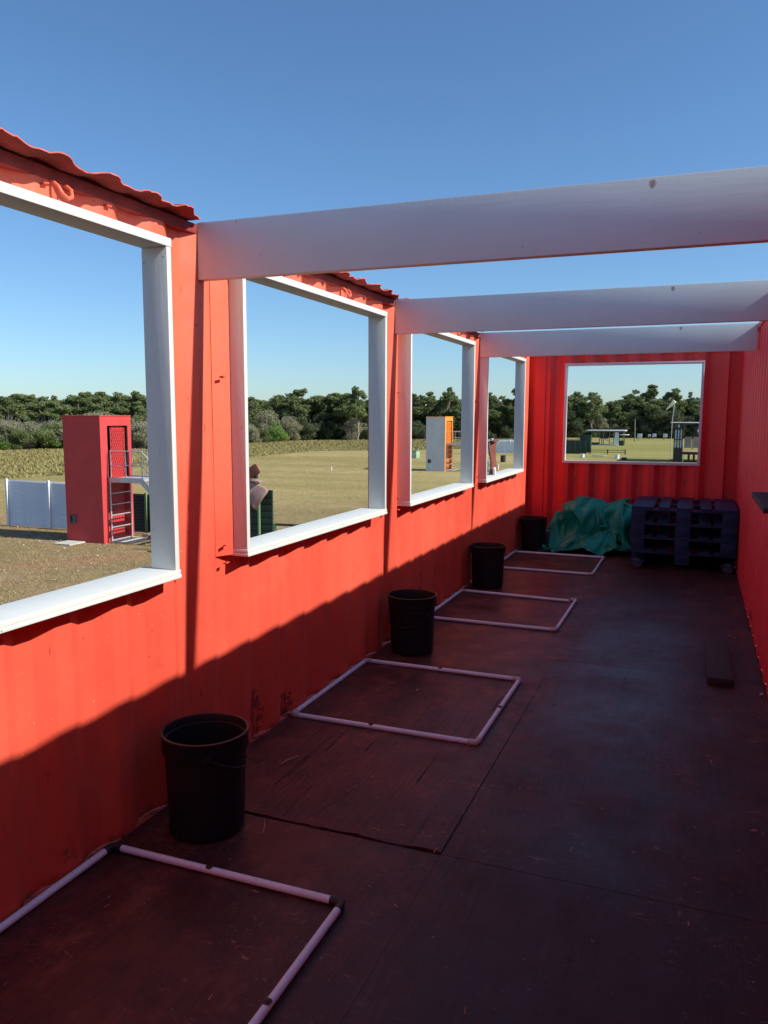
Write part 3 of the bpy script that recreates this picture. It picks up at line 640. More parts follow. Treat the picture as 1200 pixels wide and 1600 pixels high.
# ------------------------------------------------------------------ tarpaulin
TARP_N = 56
TARP_LO = [0.1098, 8.9748, 0.013]
TARP_HI = [1.356, 9.5779, 0.778]
TARP_Q = [
19,24,44,10,34,39,16,22,27,10,23,12,0,54,11,1,84,19,10,100,15,18,116,18,29,122,28,41,126,41,59,131,23,69,153,37,73,154,72,68,132,101,63,113,129,64,120,153,70,147,156,78,133,165,83,144,171,88,160,169,88,179,153,83,181,134,93,185,111,107,195,90,120,202,70,126,212,48,127,228,29,124,244,11,116,225,6,108,205,7,95,210,9,103,226,3,104,242,7,99,259,13,108,296,30,105,337,72,120,400,123,116,454,190,128,515,242,131,561,286,124,585,312,122,613,318,110,604,307,107,626,267,101,655,217,101,672,160,112,698,114,112,730,95,104,738,94,97,720,104,84,721,132,76,708,170,75,722,199,68,726,213,57,705,200,36,706,164,
34,26,53,25,40,54,26,47,37,29,39,18,27,54,7,28,76,21,30,88,40,38,90,27,49,104,23,58,107,41,71,124,42,85,149,39,80,131,67,76,107,93,74,93,121,77,104,143,76,124,148,76,133,137,83,136,131,86,154,120,94,160,115,110,170,109,117,191,102,124,209,99,128,222,94,136,231,84,134,242,70,136,257,56,125,259,48,120,229,53,112,233,51,110,255,58,113,277,68,108,309,97,122,352,137,122,414,192,130,472,252,135,531,302,128,563,347,132,596,368,128,605,387,127,615,389,118,621,375,114,634,350,100,641,310,91,659,263,104,671,227,99,691,206,100,710,203,89,700,221,92,715,237,94,731,270,85,720,294,86,740,295,72,733,280,57,740,233,
44,31,40,43,42,53,43,60,45,47,58,25,55,55,7,58,80,11,61,73,39,66,87,46,74,97,32,80,103,42,87,115,48,99,135,49,91,123,65,89,102,88,86,100,111,88,105,130,92,125,137,91,134,120,92,140,98,99,164,81,109,188,77,123,187,70,135,201,75,138,222,94,147,231,117,147,257,131,142,273,134,143,286,141,138,294,128,125,276,129,127,288,120,127,316,131,124,342,157,121,381,206,129,437,266,133,504,326,127,559,380,142,594,418,152,615,432,148,646,437,141,632,451,137,642,446,129,656,432,117,647,419,106,643,392,95,652,361,84,665,345,90,679,320,84,690,318,91,704,335,93,715,344,105,726,358,95,742,366,97,755,353,85,766,326,66,768,280,
60,27,40,60,36,39,66,51,45,71,53,34,81,54,25,89,72,24,94,82,29,99,96,43,104,100,43,104,121,37,107,122,44,110,134,62,103,135,63,101,126,83,87,126,89,97,123,102,105,129,108,107,152,99,112,163,78,119,180,56,127,205,45,140,220,58,150,222,81,157,251,115,157,292,157,159,309,205,158,348,227,151,339,251,141,348,256,133,355,253,139,372,243,135,390,260,137,429,284,128,469,339,138,526,390,138,585,441,141,628,477,151,660,495,164,659,501,168,668,493,160,679,491,150,687,486,144,693,471,133,686,460,124,688,440,115,685,421,100,686,426,101,700,422,113,705,406,107,725,414,99,742,429,108,756,422,111,774,407,100,790,386,85,793,352,58,778,308,
83,43,63,77,49,61,83,57,56,93,60,54,103,67,49,110,87,50,119,92,46,126,97,41,131,111,45,130,130,56,126,142,52,123,143,50,117,139,59,108,147,55,99,154,56,104,157,68,115,155,70,125,163,65,132,180,59,138,199,48,148,212,54,156,246,71,164,275,119,175,285,183,176,347,241,177,397,296,173,418,342,164,441,371,153,451,386,156,473,378,150,489,378,144,492,398,151,538,404,147,567,448,144,600,490,149,650,516,164,665,525,171,694,534,175,711,537,183,717,525,179,722,516,165,728,517,160,727,496,148,724,489,135,727,477,133,734,456,127,739,461,121,754,470,132,768,463,132,785,467,122,773,488,119,796,475,120,811,445,100,817,415,75,797,377,44,779,326,
104,56,93,100,70,81,99,92,70,109,89,70,121,90,69,132,104,63,138,119,68,145,110,72,152,118,64,152,139,65,142,153,70,136,160,61,127,157,44,121,148,27,118,166,26,124,178,32,129,192,34,141,188,33,150,205,43,156,235,58,170,241,89,177,273,132,183,337,193,189,362,272,189,394,350,192,457,401,183,499,445,177,534,474,164,543,497,169,570,495,171,583,497,167,599,500,171,625,502,163,644,522,159,656,546,167,690,551,183,697,544,193,710,543,194,729,553,199,739,546,193,750,542,184,757,535,175,762,520,160,758,514,145,759,509,149,767,491,148,778,489,142,777,509,145,797,514,151,811,522,140,799,539,134,823,521,122,827,490,98,820,452,69,818,401,35,771,349,
112,103,114,118,88,108,118,101,97,125,101,88,134,109,83,147,105,83,152,113,88,155,126,93,162,121,89,165,131,81,156,152,76,148,157,58,138,151,42,135,150,30,139,168,19,145,179,11,151,193,17,154,192,30,160,219,41,169,270,71,183,301,132,196,327,208,202,366,286,206,427,355,202,453,426,194,489,486,188,530,527,180,575,553,170,595,574,168,625,577,178,643,577,166,656,576,175,662,576,177,673,574,180,692,571,188,697,564,200,704,561,210,709,550,210,726,557,205,737,570,200,746,562,192,771,556,181,766,553,169,749,546,159,757,542,161,770,532,164,787,526,158,783,544,153,792,560,157,813,570,159,826,576,147,839,566,126,835,542,108,848,489,73,837,439,35,790,380,
118,130,87,123,130,99,136,128,105,137,105,121,147,116,112,155,97,110,166,95,100,172,107,93,175,122,101,172,134,105,167,138,82,161,151,55,147,126,41,147,133,23,156,154,35,165,149,19,174,162,15,170,172,42,169,200,68,189,267,89,201,320,165,209,379,248,216,401,342,218,443,420,216,501,475,208,524,531,197,571,558,187,610,573,179,635,596,172,651,617,168,673,624,171,699,617,181,710,604,188,690,604,196,681,580,207,691,568,216,691,568,222,699,574,226,710,563,217,716,578,209,735,577,202,765,568,190,767,573,179,752,572,167,755,575,168,768,570,172,787,569,167,797,581,162,786,602,166,807,612,167,822,617,158,846,614,144,857,588,125,859,547,94,836,488,55,805,430,
122,159,85,126,152,78,133,148,87,142,141,111,156,136,126,169,122,128,180,103,119,189,100,104,193,118,92,188,127,91,179,129,77,167,119,65,156,99,45,158,107,31,166,125,48,176,121,38,184,123,29,184,143,50,182,178,61,202,242,92,208,296,173,222,358,260,233,415,346,235,455,433,226,523,484,220,545,534,206,587,550,197,615,574,187,640,591,182,655,612,183,672,627,186,689,623,196,688,620,205,679,606,216,679,587,222,671,564,231,675,554,238,678,566,240,682,574,237,699,577,229,718,583,217,743,568,204,763,576,192,755,587,183,751,590,180,767,597,176,768,605,180,783,615,182,787,629,184,807,631,186,819,617,186,839,611,175,849,595,156,867,577,121,869,543,87,850,493,
136,151,98,134,167,101,142,176,90,156,163,91,170,150,103,183,132,121,196,119,137,205,97,122,209,101,98,197,88,93,184,79,87,172,75,76,164,66,59,173,81,41,174,93,57,184,96,62,193,91,50,194,117,67,198,155,47,208,202,86,225,283,141,238,339,225,249,395,319,250,438,412,231,523,453,228,542,509,221,579,542,214,601,569,203,617,585,198,637,596,191,644,594,199,657,595,204,640,603,218,641,600,226,642,580,236,645,569,239,643,554,252,648,548,254,649,565,257,668,571,250,695,577,236,721,574,223,743,568,209,756,592,198,736,600,196,748,609,192,753,626,195,772,625,201,796,620,206,810,611,201,791,598,203,810,597,202,831,590,188,824,578,165,853,563,136,879,540,
154,149,116,155,171,115,159,191,115,171,192,102,182,177,104,195,149,103,209,123,114,222,95,125,218,62,110,209,41,92,196,33,90,183,30,72,189,49,68,185,52,49,184,67,49,190,73,60,202,75,68,204,103,63,211,134,56,226,185,76,242,250,117,253,314,181,261,367,262,265,406,351,250,471,411,234,532,458,238,553,508,228,580,529,215,597,543,212,613,554,212,626,562,208,636,549,218,644,550,225,619,558,234,598,559,241,609,545,248,621,527,257,617,533,263,616,547,268,634,552,261,660,554,253,691,560,244,721,565,233,746,574,221,735,596,212,730,618,212,757,618,214,771,632,219,794,628,219,787,609,221,793,593,218,809,604,218,818,606,215,814,588,200,833,572,176,863,567,
169,163,132,176,166,137,184,185,131,194,194,115,202,179,94,209,149,81,219,110,87,233,84,101,233,38,102,223,13,85,211,12,62,206,17,49,207,41,47,208,57,51,201,60,38,202,80,31,210,108,36,222,117,54,237,147,76,245,190,113,257,246,134,271,299,162,273,331,218,276,376,285,272,419,358,253,476,413,247,530,454,245,561,484,230,575,497,229,583,509,234,582,523,234,597,518,234,607,501,245,607,506,252,588,517,259,572,520,267,589,515,269,603,507,273,596,525,276,604,537,270,626,533,261,658,537,259,690,547,253,717,568,247,739,582,237,721,610,233,749,624,230,761,614,232,774,603,233,782,609,232,795,605,227,815,608,225,832,615,230,828,601,221,829,582,206,849,571,
189,163,119,196,151,124,210,153,128,221,162,118,230,159,99,234,137,81,238,99,69,245,65,80,249,29,90,236,25,67,226,4,42,211,3,27,205,20,23,208,42,26,215,62,27,220,90,25,232,126,38,245,166,67,256,215,96,268,240,145,274,270,185,286,312,199,287,341,214,287,351,246,283,402,298,270,441,355,255,489,398,253,530,435,253,554,457,247,559,477,254,563,485,258,561,489,266,573,479,270,576,463,280,571,476,283,558,482,288,560,493,286,580,487,285,590,499,285,585,520,280,606,521,275,636,522,271,657,538,270,680,555,267,715,565,263,715,597,258,740,619,250,755,600,244,778,609,237,804,613,237,817,607,236,818,594,237,832,598,240,841,613,232,845,590,223,849,567,
210,159,105,215,145,101,229,133,96,245,123,100,256,118,93,260,102,73,260,69,64,266,50,80,262,24,72,248,33,49,238,9,30,225,4,16,217,17,15,216,37,8,224,66,24,235,108,33,249,155,61,262,190,111,277,248,148,294,298,181,299,311,227,305,339,241,298,342,251,295,357,245,293,386,260,285,423,314,277,461,370,267,488,415,262,505,446,261,516,468,267,537,469,272,541,454,284,543,441,294,561,434,306,563,446,310,570,455,312,565,469,308,578,479,301,593,485,298,596,501,294,605,520,289,626,516,286,643,528,283,655,546,284,680,560,282,706,577,281,741,598,264,754,578,248,777,571,248,794,586,251,794,606,253,812,605,252,818,591,257,836,595,249,841,573,243,853,547,
220,128,103,232,111,92,247,91,93,262,76,83,274,75,68,284,71,55,284,46,61,284,26,68,273,30,48,260,39,34,250,23,19,238,23,6,233,40,17,232,54,17,238,95,19,252,127,60,265,178,106,284,245,143,296,287,211,317,338,245,316,338,292,315,354,297,311,360,294,308,370,273,304,371,260,294,385,307,288,424,358,278,449,405,275,481,437,275,511,444,285,520,454,292,537,440,304,543,420,319,550,422,329,557,434,330,573,438,327,588,446,316,598,459,313,605,481,306,619,489,304,621,511,301,633,528,297,651,519,293,664,533,295,683,543,300,708,554,301,739,568,285,755,550,272,781,547,273,776,572,277,787,586,274,812,580,269,815,560,277,833,561,273,850,539,272,874,514,
242,107,101,252,89,105,269,77,92,288,66,84,303,60,67,307,49,52,301,39,45,293,43,37,283,45,25,270,49,22,259,57,20,253,67,7,249,86,17,252,90,43,258,134,59,273,191,90,288,242,142,305,284,211,318,317,273,333,368,308,333,384,358,330,373,383,322,384,376,315,395,339,317,391,289,307,403,307,299,434,351,296,459,394,291,490,417,294,515,426,305,527,436,310,535,444,317,549,455,332,550,486,341,566,513,331,583,525,330,594,515,326,605,486,325,621,472,318,633,488,313,647,505,315,650,527,311,668,535,308,687,524,307,705,527,314,731,538,316,767,541,311,771,522,310,792,527,307,803,529,311,818,529,310,840,530,303,831,511,302,851,498,306,888,487,307,903,454,
265,79,108,276,93,92,290,92,72,303,76,61,316,61,41,314,63,22,302,72,24,296,82,38,286,80,25,279,71,34,270,91,35,268,103,41,271,140,43,274,157,76,279,178,127,295,233,169,320,297,203,334,347,259,342,347,338,345,374,430,358,422,493,352,419,523,343,422,517,336,436,466,328,433,394,322,435,325,312,452,353,307,488,380,310,502,407,316,502,423,326,515,437,324,534,505,325,571,582,333,591,626,328,611,645,331,630,642,342,633,617,327,637,577,329,632,518,333,641,485,325,667,501,316,679,511,323,695,528,320,718,533,320,738,517,323,757,511,333,781,502,334,802,481,343,832,476,347,848,454,342,851,441,348,864,427,346,880,427,338,892,411,338,917,390,341,946,358,
290,81,90,300,96,76,308,96,57,311,90,39,318,96,28,320,101,16,308,107,13,301,116,27,293,115,31,288,114,48,282,118,60,281,138,91,296,184,101,302,224,139,310,258,185,324,281,244,337,324,298,357,372,379,366,385,491,376,401,580,390,431,628,392,451,643,379,457,631,373,462,582,362,464,515,344,465,454,329,464,418,324,474,416,327,496,436,337,511,487,339,538,565,348,560,639,355,595,696,371,612,708,376,626,714,364,637,719,356,654,702,343,669,665,331,680,607,333,677,540,335,689,511,328,703,524,331,724,515,334,746,520,335,769,522,341,788,507,349,814,488,358,837,473,367,861,458,367,879,432,372,878,379,371,879,320,363,888,291,360,914,284,356,930,262,345,930,226,
314,87,75,320,81,56,324,99,51,320,115,48,320,119,47,325,132,40,320,139,32,310,131,46,304,148,54,304,128,72,296,135,105,302,172,135,317,232,164,330,270,206,342,303,260,359,344,322,372,375,427,388,377,539,400,401,632,404,414,697,414,442,725,413,457,723,403,465,704,396,487,667,380,493,618,364,474,576,357,491,550,348,489,542,349,509,574,362,537,614,357,557,678,383,592,711,383,608,749,399,633,759,405,642,766,397,660,769,396,664,751,381,678,731,360,703,696,343,723,643,336,732,585,332,737,548,340,745,536,344,756,529,348,785,541,363,803,553,371,835,562,383,848,555,385,875,529,383,896,478,377,909,405,371,901,309,361,892,208,360,921,153,360,943,141,350,929,111,
333,95,53,337,101,38,332,127,36,334,122,54,336,118,66,339,135,70,332,138,74,327,144,84,320,145,93,314,151,114,315,162,147,319,209,184,340,262,213,357,309,268,366,317,335,385,352,430,397,355,553,414,382,648,418,396,719,423,417,758,423,435,769,422,462,763,410,467,743,397,465,711,390,481,680,374,493,658,368,486,651,369,499,657,368,523,680,374,553,711,385,586,742,397,607,770,414,619,779,421,633,793,423,650,809,431,656,802,425,675,805,425,681,784,407,704,767,389,730,734,374,754,694,367,776,662,375,767,644,373,795,651,390,799,661,402,808,670,406,829,677,414,845,656,414,872,618,406,899,554,397,904,466,387,901,358,374,899,235,361,906,124,363,934,59,362,959,36,
337,121,23,343,143,29,347,155,40,347,146,57,354,122,67,354,139,85,348,154,103,346,133,113,340,142,135,337,157,155,337,195,178,346,242,210,356,272,264,377,321,310,390,335,376,408,358,497,421,375,611,429,374,696,434,385,751,440,407,768,434,424,763,432,445,753,425,466,736,411,475,721,400,484,709,390,502,705,385,495,717,393,527,728,404,552,735,406,578,766,419,589,768,424,603,790,424,600,815,434,619,822,444,632,831,444,649,846,450,667,849,449,683,847,452,690,827,444,715,804,433,735,779,423,764,766,431,768,752,421,782,767,430,796,773,441,799,772,448,801,766,448,827,747,445,850,708,437,876,638,421,913,556,399,923,450,378,918,321,375,913,193,370,909,80,363,923,11,
346,117,43,353,123,27,363,138,32,363,138,48,367,148,62,370,142,93,366,172,117,369,143,137,364,144,166,360,174,192,363,214,212,372,254,243,380,274,291,395,306,338,413,332,387,427,345,497,439,366,601,442,356,675,443,357,723,452,378,740,444,395,736,438,412,726,426,426,717,419,446,705,414,468,703,411,499,708,411,508,741,419,535,765,418,549,797,432,568,805,437,582,816,450,591,815,451,600,830,447,604,854,452,621,867,462,636,875,461,661,894,466,685,899,464,697,901,457,709,891,459,723,878,458,734,861,467,736,852,456,751,857,461,770,853,470,780,847,467,807,841,474,813,814,476,827,774,461,852,717,437,895,655,417,939,558,401,926,431,386,930,307,377,929,190,375,929,92,
368,110,64,368,92,48,376,106,37,375,113,51,384,141,59,387,154,91,385,180,127,386,162,161,387,155,192,384,193,217,389,230,238,396,262,266,403,282,305,414,283,344,429,298,383,442,313,447,455,333,534,461,346,603,458,334,653,465,339,686,458,366,692,446,378,689,438,398,687,431,424,684,426,447,694,427,475,713,430,496,751,438,519,790,442,543,819,452,551,844,460,569,855,464,582,864,475,587,863,474,604,871,468,603,890,466,613,910,466,638,927,463,668,943,467,692,955,477,695,950,471,719,953,463,732,947,472,741,939,474,751,928,474,775,918,483,790,902,486,813,882,488,831,858,487,844,827,475,854,785,460,876,732,443,913,655,427,924,559,411,931,448,385,947,338,376,950,239,
384,89,92,389,72,75,389,87,68,390,108,79,399,132,79,407,166,95,401,172,137,398,187,183,409,173,207,406,200,245,410,240,265,415,261,293,426,289,310,434,280,339,445,271,367,458,278,393,468,290,446,476,312,507,475,310,563,479,318,610,472,345,638,463,368,654,455,383,671,447,409,680,441,429,697,439,448,729,446,476,765,455,510,798,461,534,838,473,546,867,482,564,888,481,585,910,490,602,904,498,615,902,490,626,909,485,615,926,477,623,946,470,643,966,473,665,984,476,682,999,482,703,998,485,711,988,487,734,984,493,745,959,491,749,929,490,759,904,492,782,880,493,807,863,497,820,841,491,831,813,479,847,775,464,866,717,449,894,648,439,942,562,421,951,473,407,952,390,
407,100,101,416,99,86,417,119,76,414,127,96,412,124,115,419,141,123,415,153,157,420,197,180,424,187,221,425,211,255,426,242,278,432,255,305,437,265,331,451,280,337,462,288,349,476,288,358,487,288,374,491,280,423,493,294,481,491,316,541,486,341,593,481,357,636,470,385,665,460,401,693,455,421,720,461,454,745,466,487,777,472,513,817,482,536,855,490,561,884,500,574,915,504,596,936,506,621,948,511,640,939,507,655,936,500,638,947,494,635,950,486,644,963,480,653,982,483,664,994,493,676,999,494,692,993,493,702,974,485,705,952,485,709,923,485,727,889,486,752,860,494,779,842,508,807,836,506,827,816,496,843,789,483,857,752,471,879,703,457,914,649,447,913,576,439,932,507,
424,93,101,434,107,106,443,128,114,437,113,128,436,101,144,434,127,162,437,166,165,440,192,197,438,189,232,436,205,268,444,233,299,447,240,326,457,253,347,468,271,352,478,274,339,493,284,332,506,290,347,508,285,381,506,271,435,499,287,506,492,311,577,485,336,641,477,371,692,471,400,734,471,439,762,472,476,795,487,510,808,489,554,835,498,567,870,505,589,904,510,609,931,522,615,955,522,633,973,515,656,976,515,675,970,504,674,966,507,654,960,499,647,962,492,660,973,483,672,966,491,661,964,494,678,958,487,677,947,480,681,929,482,688,902,487,708,872,494,735,845,500,762,821,507,798,811,515,828,808,507,857,795,495,870,772,486,878,739,477,889,695,471,909,644,466,926,590,
444,117,95,456,99,115,459,90,144,463,122,156,461,148,169,460,163,192,457,173,204,453,169,235,452,192,256,456,213,283,460,233,307,466,242,329,476,254,350,486,262,355,498,275,345,511,277,328,518,302,333,523,282,376,519,279,435,513,295,514,505,327,592,498,358,668,490,413,721,488,446,771,490,477,814,489,506,848,500,543,864,509,581,871,510,610,892,517,624,919,520,647,941,531,646,965,534,658,974,526,673,983,516,688,985,507,697,979,506,690,958,501,677,945,501,662,949,496,654,938,497,657,923,498,669,911,490,663,902,491,684,891,500,710,888,502,736,870,505,763,849,511,784,828,519,795,801,512,817,787,512,848,778,506,868,762,496,873,740,493,890,710,490,901,668,491,923,619,
463,102,108,476,116,133,483,106,168,486,148,188,486,182,210,484,181,237,478,189,259,472,203,269,471,205,288,474,236,293,479,248,317,486,241,337,496,247,353,509,263,354,521,279,348,530,293,328,539,295,350,536,291,400,531,295,471,526,322,552,518,353,635,509,402,705,504,440,770,503,508,803,508,536,845,511,551,883,516,572,911,521,604,916,530,633,922,532,651,937,538,664,946,538,676,949,541,692,963,533,700,963,521,696,956,517,712,960,508,713,944,508,696,935,510,686,922,505,690,906,509,684,886,511,685,866,506,705,858,505,723,844,514,737,852,523,762,851,523,790,843,525,817,830,523,830,802,522,829,774,520,845,758,514,864,738,508,872,716,504,890,689,507,923,656,512,931,606,
481,81,131,493,110,159,505,133,190,509,167,221,508,197,254,507,200,284,500,218,296,493,213,306,492,226,312,492,243,318,498,258,323,507,261,335,519,257,335,533,268,337,545,280,330,551,298,330,554,304,374,553,291,441,548,319,520,542,347,607,533,391,685,522,438,753,514,484,812,520,543,842,522,585,875,531,598,901,534,613,933,537,631,952,539,658,956,546,674,943,547,687,929,556,686,931,556,707,935,545,710,930,536,698,922,533,715,925,527,715,921,527,696,908,525,685,886,522,708,872,525,732,857,528,742,834,527,755,814,529,777,809,532,798,809,547,809,815,546,833,810,543,844,789,538,852,774,541,837,754,536,855,732,530,878,713,523,895,686,523,904,645,529,939,602,537,977,553,
505,91,152,518,120,170,522,137,209,524,166,248,522,191,281,516,214,309,510,232,317,508,240,316,504,240,327,509,241,337,519,258,330,529,263,315,541,271,305,555,271,307,568,266,313,572,297,322,572,295,378,571,302,466,565,335,564,557,383,653,546,434,729,534,484,791,531,521,839,533,559,880,537,608,897,544,637,920,549,644,945,555,655,962,558,678,954,561,696,932,562,709,913,562,706,898,556,707,888,556,727,886,550,727,883,544,713,875,538,722,873,536,733,868,537,719,844,534,727,822,542,757,813,549,784,800,552,793,773,564,812,769,570,831,756,574,849,750,572,854,733,570,866,731,564,852,716,560,862,711,553,872,697,547,891,673,543,913,638,547,951,596,555,968,534,561,969,473,
528,91,160,528,106,191,531,145,208,528,179,237,531,202,273,525,223,301,520,219,327,519,234,327,520,241,319,527,239,327,541,248,325,551,246,302,564,253,290,576,257,286,588,254,292,585,279,292,589,309,349,587,304,459,581,341,580,570,409,681,558,469,762,543,531,811,539,568,853,545,588,889,550,606,916,555,630,934,563,650,936,557,668,930,564,673,913,575,692,901,577,720,887,570,726,861,568,706,846,562,707,836,562,727,829,561,741,826,554,737,815,555,761,824,554,761,808,557,750,789,559,773,772,574,798,767,583,816,737,595,828,706,595,841,673,604,866,658,598,857,638,593,872,641,587,882,654,577,879,656,571,888,652,562,898,629,561,928,594,565,948,536,577,962,474,577,977,395,
545,79,161,544,100,184,543,121,209,541,155,223,541,190,240,538,204,267,537,216,285,542,213,303,543,222,301,546,243,295,558,232,301,573,232,301,583,236,287,590,243,277,600,256,283,600,271,298,599,291,320,602,307,409,596,340,545,579,416,665,566,477,762,554,552,815,548,592,850,547,615,875,557,625,893,566,639,897,558,653,883,566,664,874,567,677,853,581,685,841,594,695,834,589,698,814,586,702,798,581,690,791,587,716,792,583,726,779,582,742,776,578,754,772,582,772,771,582,783,760,583,783,736,595,803,721,610,827,693,617,833,643,622,845,597,626,860,565,617,856,547,616,877,567,607,890,588,597,904,609,583,918,617,578,904,601,577,917,565,582,950,511,592,974,432,598,961,343,
564,57,149,561,83,162,561,102,181,559,96,205,557,135,204,558,148,225,561,167,246,563,197,243,565,200,261,571,207,271,577,227,268,589,217,281,600,219,294,608,235,285,613,257,282,613,266,311,612,268,344,613,298,383,613,325,472,594,403,604,575,460,719,568,528,791,560,567,837,558,604,839,566,602,848,576,605,844,579,613,814,591,620,787,607,624,774,623,629,764,620,639,749,620,651,756,622,672,760,610,682,754,606,700,746,610,723,748,610,738,742,607,757,735,603,765,720,613,776,729,612,789,702,624,804,687,630,809,635,643,836,583,647,837,529,648,851,492,651,865,489,637,873,509,627,891,536,611,887,565,596,900,581,592,913,571,592,902,546,600,944,490,611,971,404,617,954,303,
587,31,117,584,48,131,582,71,137,580,64,156,582,70,168,584,95,177,584,99,196,586,116,208,588,145,217,590,171,230,599,194,248,609,213,264,619,223,282,628,235,308,633,260,312,633,278,331,635,280,367,633,299,407,630,312,451,622,349,519,605,397,625,588,457,715,584,494,767,585,514,777,588,527,767,603,524,743,623,524,708,641,527,664,652,536,631,650,540,612,651,566,621,648,589,643,639,628,670,639,652,700,628,672,709,627,698,716,630,720,713,630,740,704,630,745,691,634,756,681,641,769,663,650,788,628,658,813,577,663,840,522,667,854,494,671,849,471,665,868,448,661,879,465,646,890,496,624,889,522,616,901,547,615,921,552,611,904,517,621,938,461,633,962,372,640,930,266,
614,13,78,612,13,97,608,33,99,602,52,99,607,52,117,603,72,126,605,56,145,609,69,159,607,78,181,610,123,196,619,161,225,629,196,257,639,232,284,648,262,315,655,267,349,653,304,364,649,327,385,637,334,416,627,340,448,624,347,480,625,368,515,610,398,562,608,430,619,616,427,647,622,443,626,638,435,589,646,450,529,653,456,484,664,486,510,666,507,537,661,512,556,661,526,553,658,554,559,657,598,620,651,641,658,642,670,673,644,693,676,645,708,672,651,717,662,659,727,639,657,749,599,654,779,546,668,783,549,672,806,582,682,810,592,684,827,586,680,853,545,682,874,477,668,893,462,644,893,480,638,903,501,641,914,512,636,931,474,645,928,408,659,949,316,665,905,216,
642,2,53,640,4,67,638,17,73,627,28,71,618,43,72,615,64,75,620,66,94,621,49,117,623,43,147,628,85,178,639,140,207,649,185,248,659,230,291,668,276,329,670,311,366,671,327,400,660,335,422,653,325,440,642,339,452,636,351,467,628,358,482,625,378,482,631,392,480,645,375,482,643,400,454,648,423,417,658,445,424,667,451,502,671,480,556,679,501,574,677,505,592,669,517,582,671,534,552,660,557,534,654,598,587,658,627,624,659,658,639,652,671,634,656,685,609,657,711,576,665,735,564,669,750,609,682,767,660,695,781,691,701,782,703,704,796,700,704,815,665,701,846,599,676,879,515,669,903,454,660,899,433,664,926,429,667,937,392,673,932,326,679,913,263,687,915,244,
669,1,51,663,5,44,651,8,36,646,27,45,640,38,62,629,46,55,628,55,74,628,38,102,634,65,132,642,82,174,652,125,218,663,183,251,677,248,289,683,291,344,686,320,395,680,330,429,670,297,447,661,305,463,652,325,473,649,350,470,645,362,466,638,361,448,640,383,432,656,387,427,663,404,413,666,427,426,679,472,497,687,497,565,687,498,613,685,520,625,692,535,631,680,532,626,677,540,606,667,550,586,670,568,573,670,588,577,665,616,579,665,647,591,666,671,606,667,700,633,684,721,675,695,736,716,712,743,735,724,753,748,724,763,768,725,774,768,728,777,739,713,819,698,695,858,628,682,893,536,685,899,448,686,923,393,689,934,359,687,947,338,697,950,342,707,960,339,
686,0,40,677,5,27,665,7,16,656,29,25,653,42,47,644,56,58,641,66,87,646,46,124,648,74,161,658,126,186,666,164,235,674,197,287,690,250,317,699,315,363,693,343,412,691,308,447,684,280,467,673,292,480,666,316,481,662,347,475,660,353,449,658,369,423,656,384,395,662,415,382,671,421,420,675,442,513,693,481,586,705,526,639,702,536,673,699,542,686,703,559,683,696,562,676,688,560,666,682,574,651,671,580,650,672,599,648,668,612,667,675,642,692,687,668,724,709,691,741,713,708,775,729,714,782,731,735,795,745,734,792,750,750,800,743,763,811,743,774,791,736,794,753,721,830,700,707,857,622,697,901,546,699,917,477,708,926,434,709,949,420,718,964,415,726,978,408,
701,13,29,690,18,17,677,25,18,670,34,38,662,51,53,654,47,88,656,52,130,658,92,172,664,103,218,674,159,250,687,215,272,693,257,314,699,279,365,704,317,403,706,349,438,704,303,461,695,284,481,685,297,487,680,321,483,675,341,463,674,361,433,675,380,403,675,400,389,686,421,425,693,455,513,694,472,610,702,506,676,713,544,716,726,562,729,728,578,735,721,584,738,715,577,738,713,588,722,702,591,724,706,605,715,708,622,718,709,628,747,716,652,775,737,666,789,754,690,795,759,713,812,757,722,830,762,742,829,762,753,836,769,754,825,766,771,822,755,785,824,754,789,783,743,800,735,728,846,677,716,891,613,715,923,551,720,945,505,730,960,474,739,972,452,748,975,429,
706,6,56,693,19,46,690,41,40,682,54,58,673,56,87,668,48,129,666,106,164,674,136,214,684,159,270,688,201,313,701,249,333,712,297,357,715,331,391,720,332,434,717,339,458,718,305,470,711,302,490,700,313,477,693,330,461,690,360,455,690,373,423,696,402,430,689,404,492,690,427,563,708,480,627,717,524,681,724,535,737,732,557,770,739,582,783,751,596,779,751,615,772,742,614,776,732,592,791,729,605,782,731,621,775,729,633,786,737,640,808,742,678,829,757,706,830,775,729,838,791,743,848,792,740,861,792,758,864,790,773,862,788,785,850,787,787,834,771,800,839,766,807,804,755,818,761,747,845,707,737,894,654,737,917,598,741,947,551,751,959,504,761,974,465,770,987,422,
714,21,95,705,38,90,694,34,95,691,60,109,684,65,141,676,88,181,683,132,221,692,191,255,700,225,302,712,253,353,716,283,391,723,323,413,734,355,421,732,363,447,733,343,460,729,332,472,720,345,479,709,344,491,704,358,495,707,378,502,701,396,535,716,427,567,720,462,615,720,485,665,726,513,710,740,556,733,746,571,765,754,574,794,759,592,813,766,611,815,766,630,814,765,648,805,759,632,814,750,633,825,749,646,823,754,659,814,757,673,841,765,702,848,774,733,864,784,759,884,798,777,892,812,774,898,817,763,898,818,774,884,812,792,873,799,799,866,789,816,850,778,825,812,771,836,764,754,867,726,756,898,672,757,930,623,764,950,574,773,968,522,783,983,466,793,994,406,
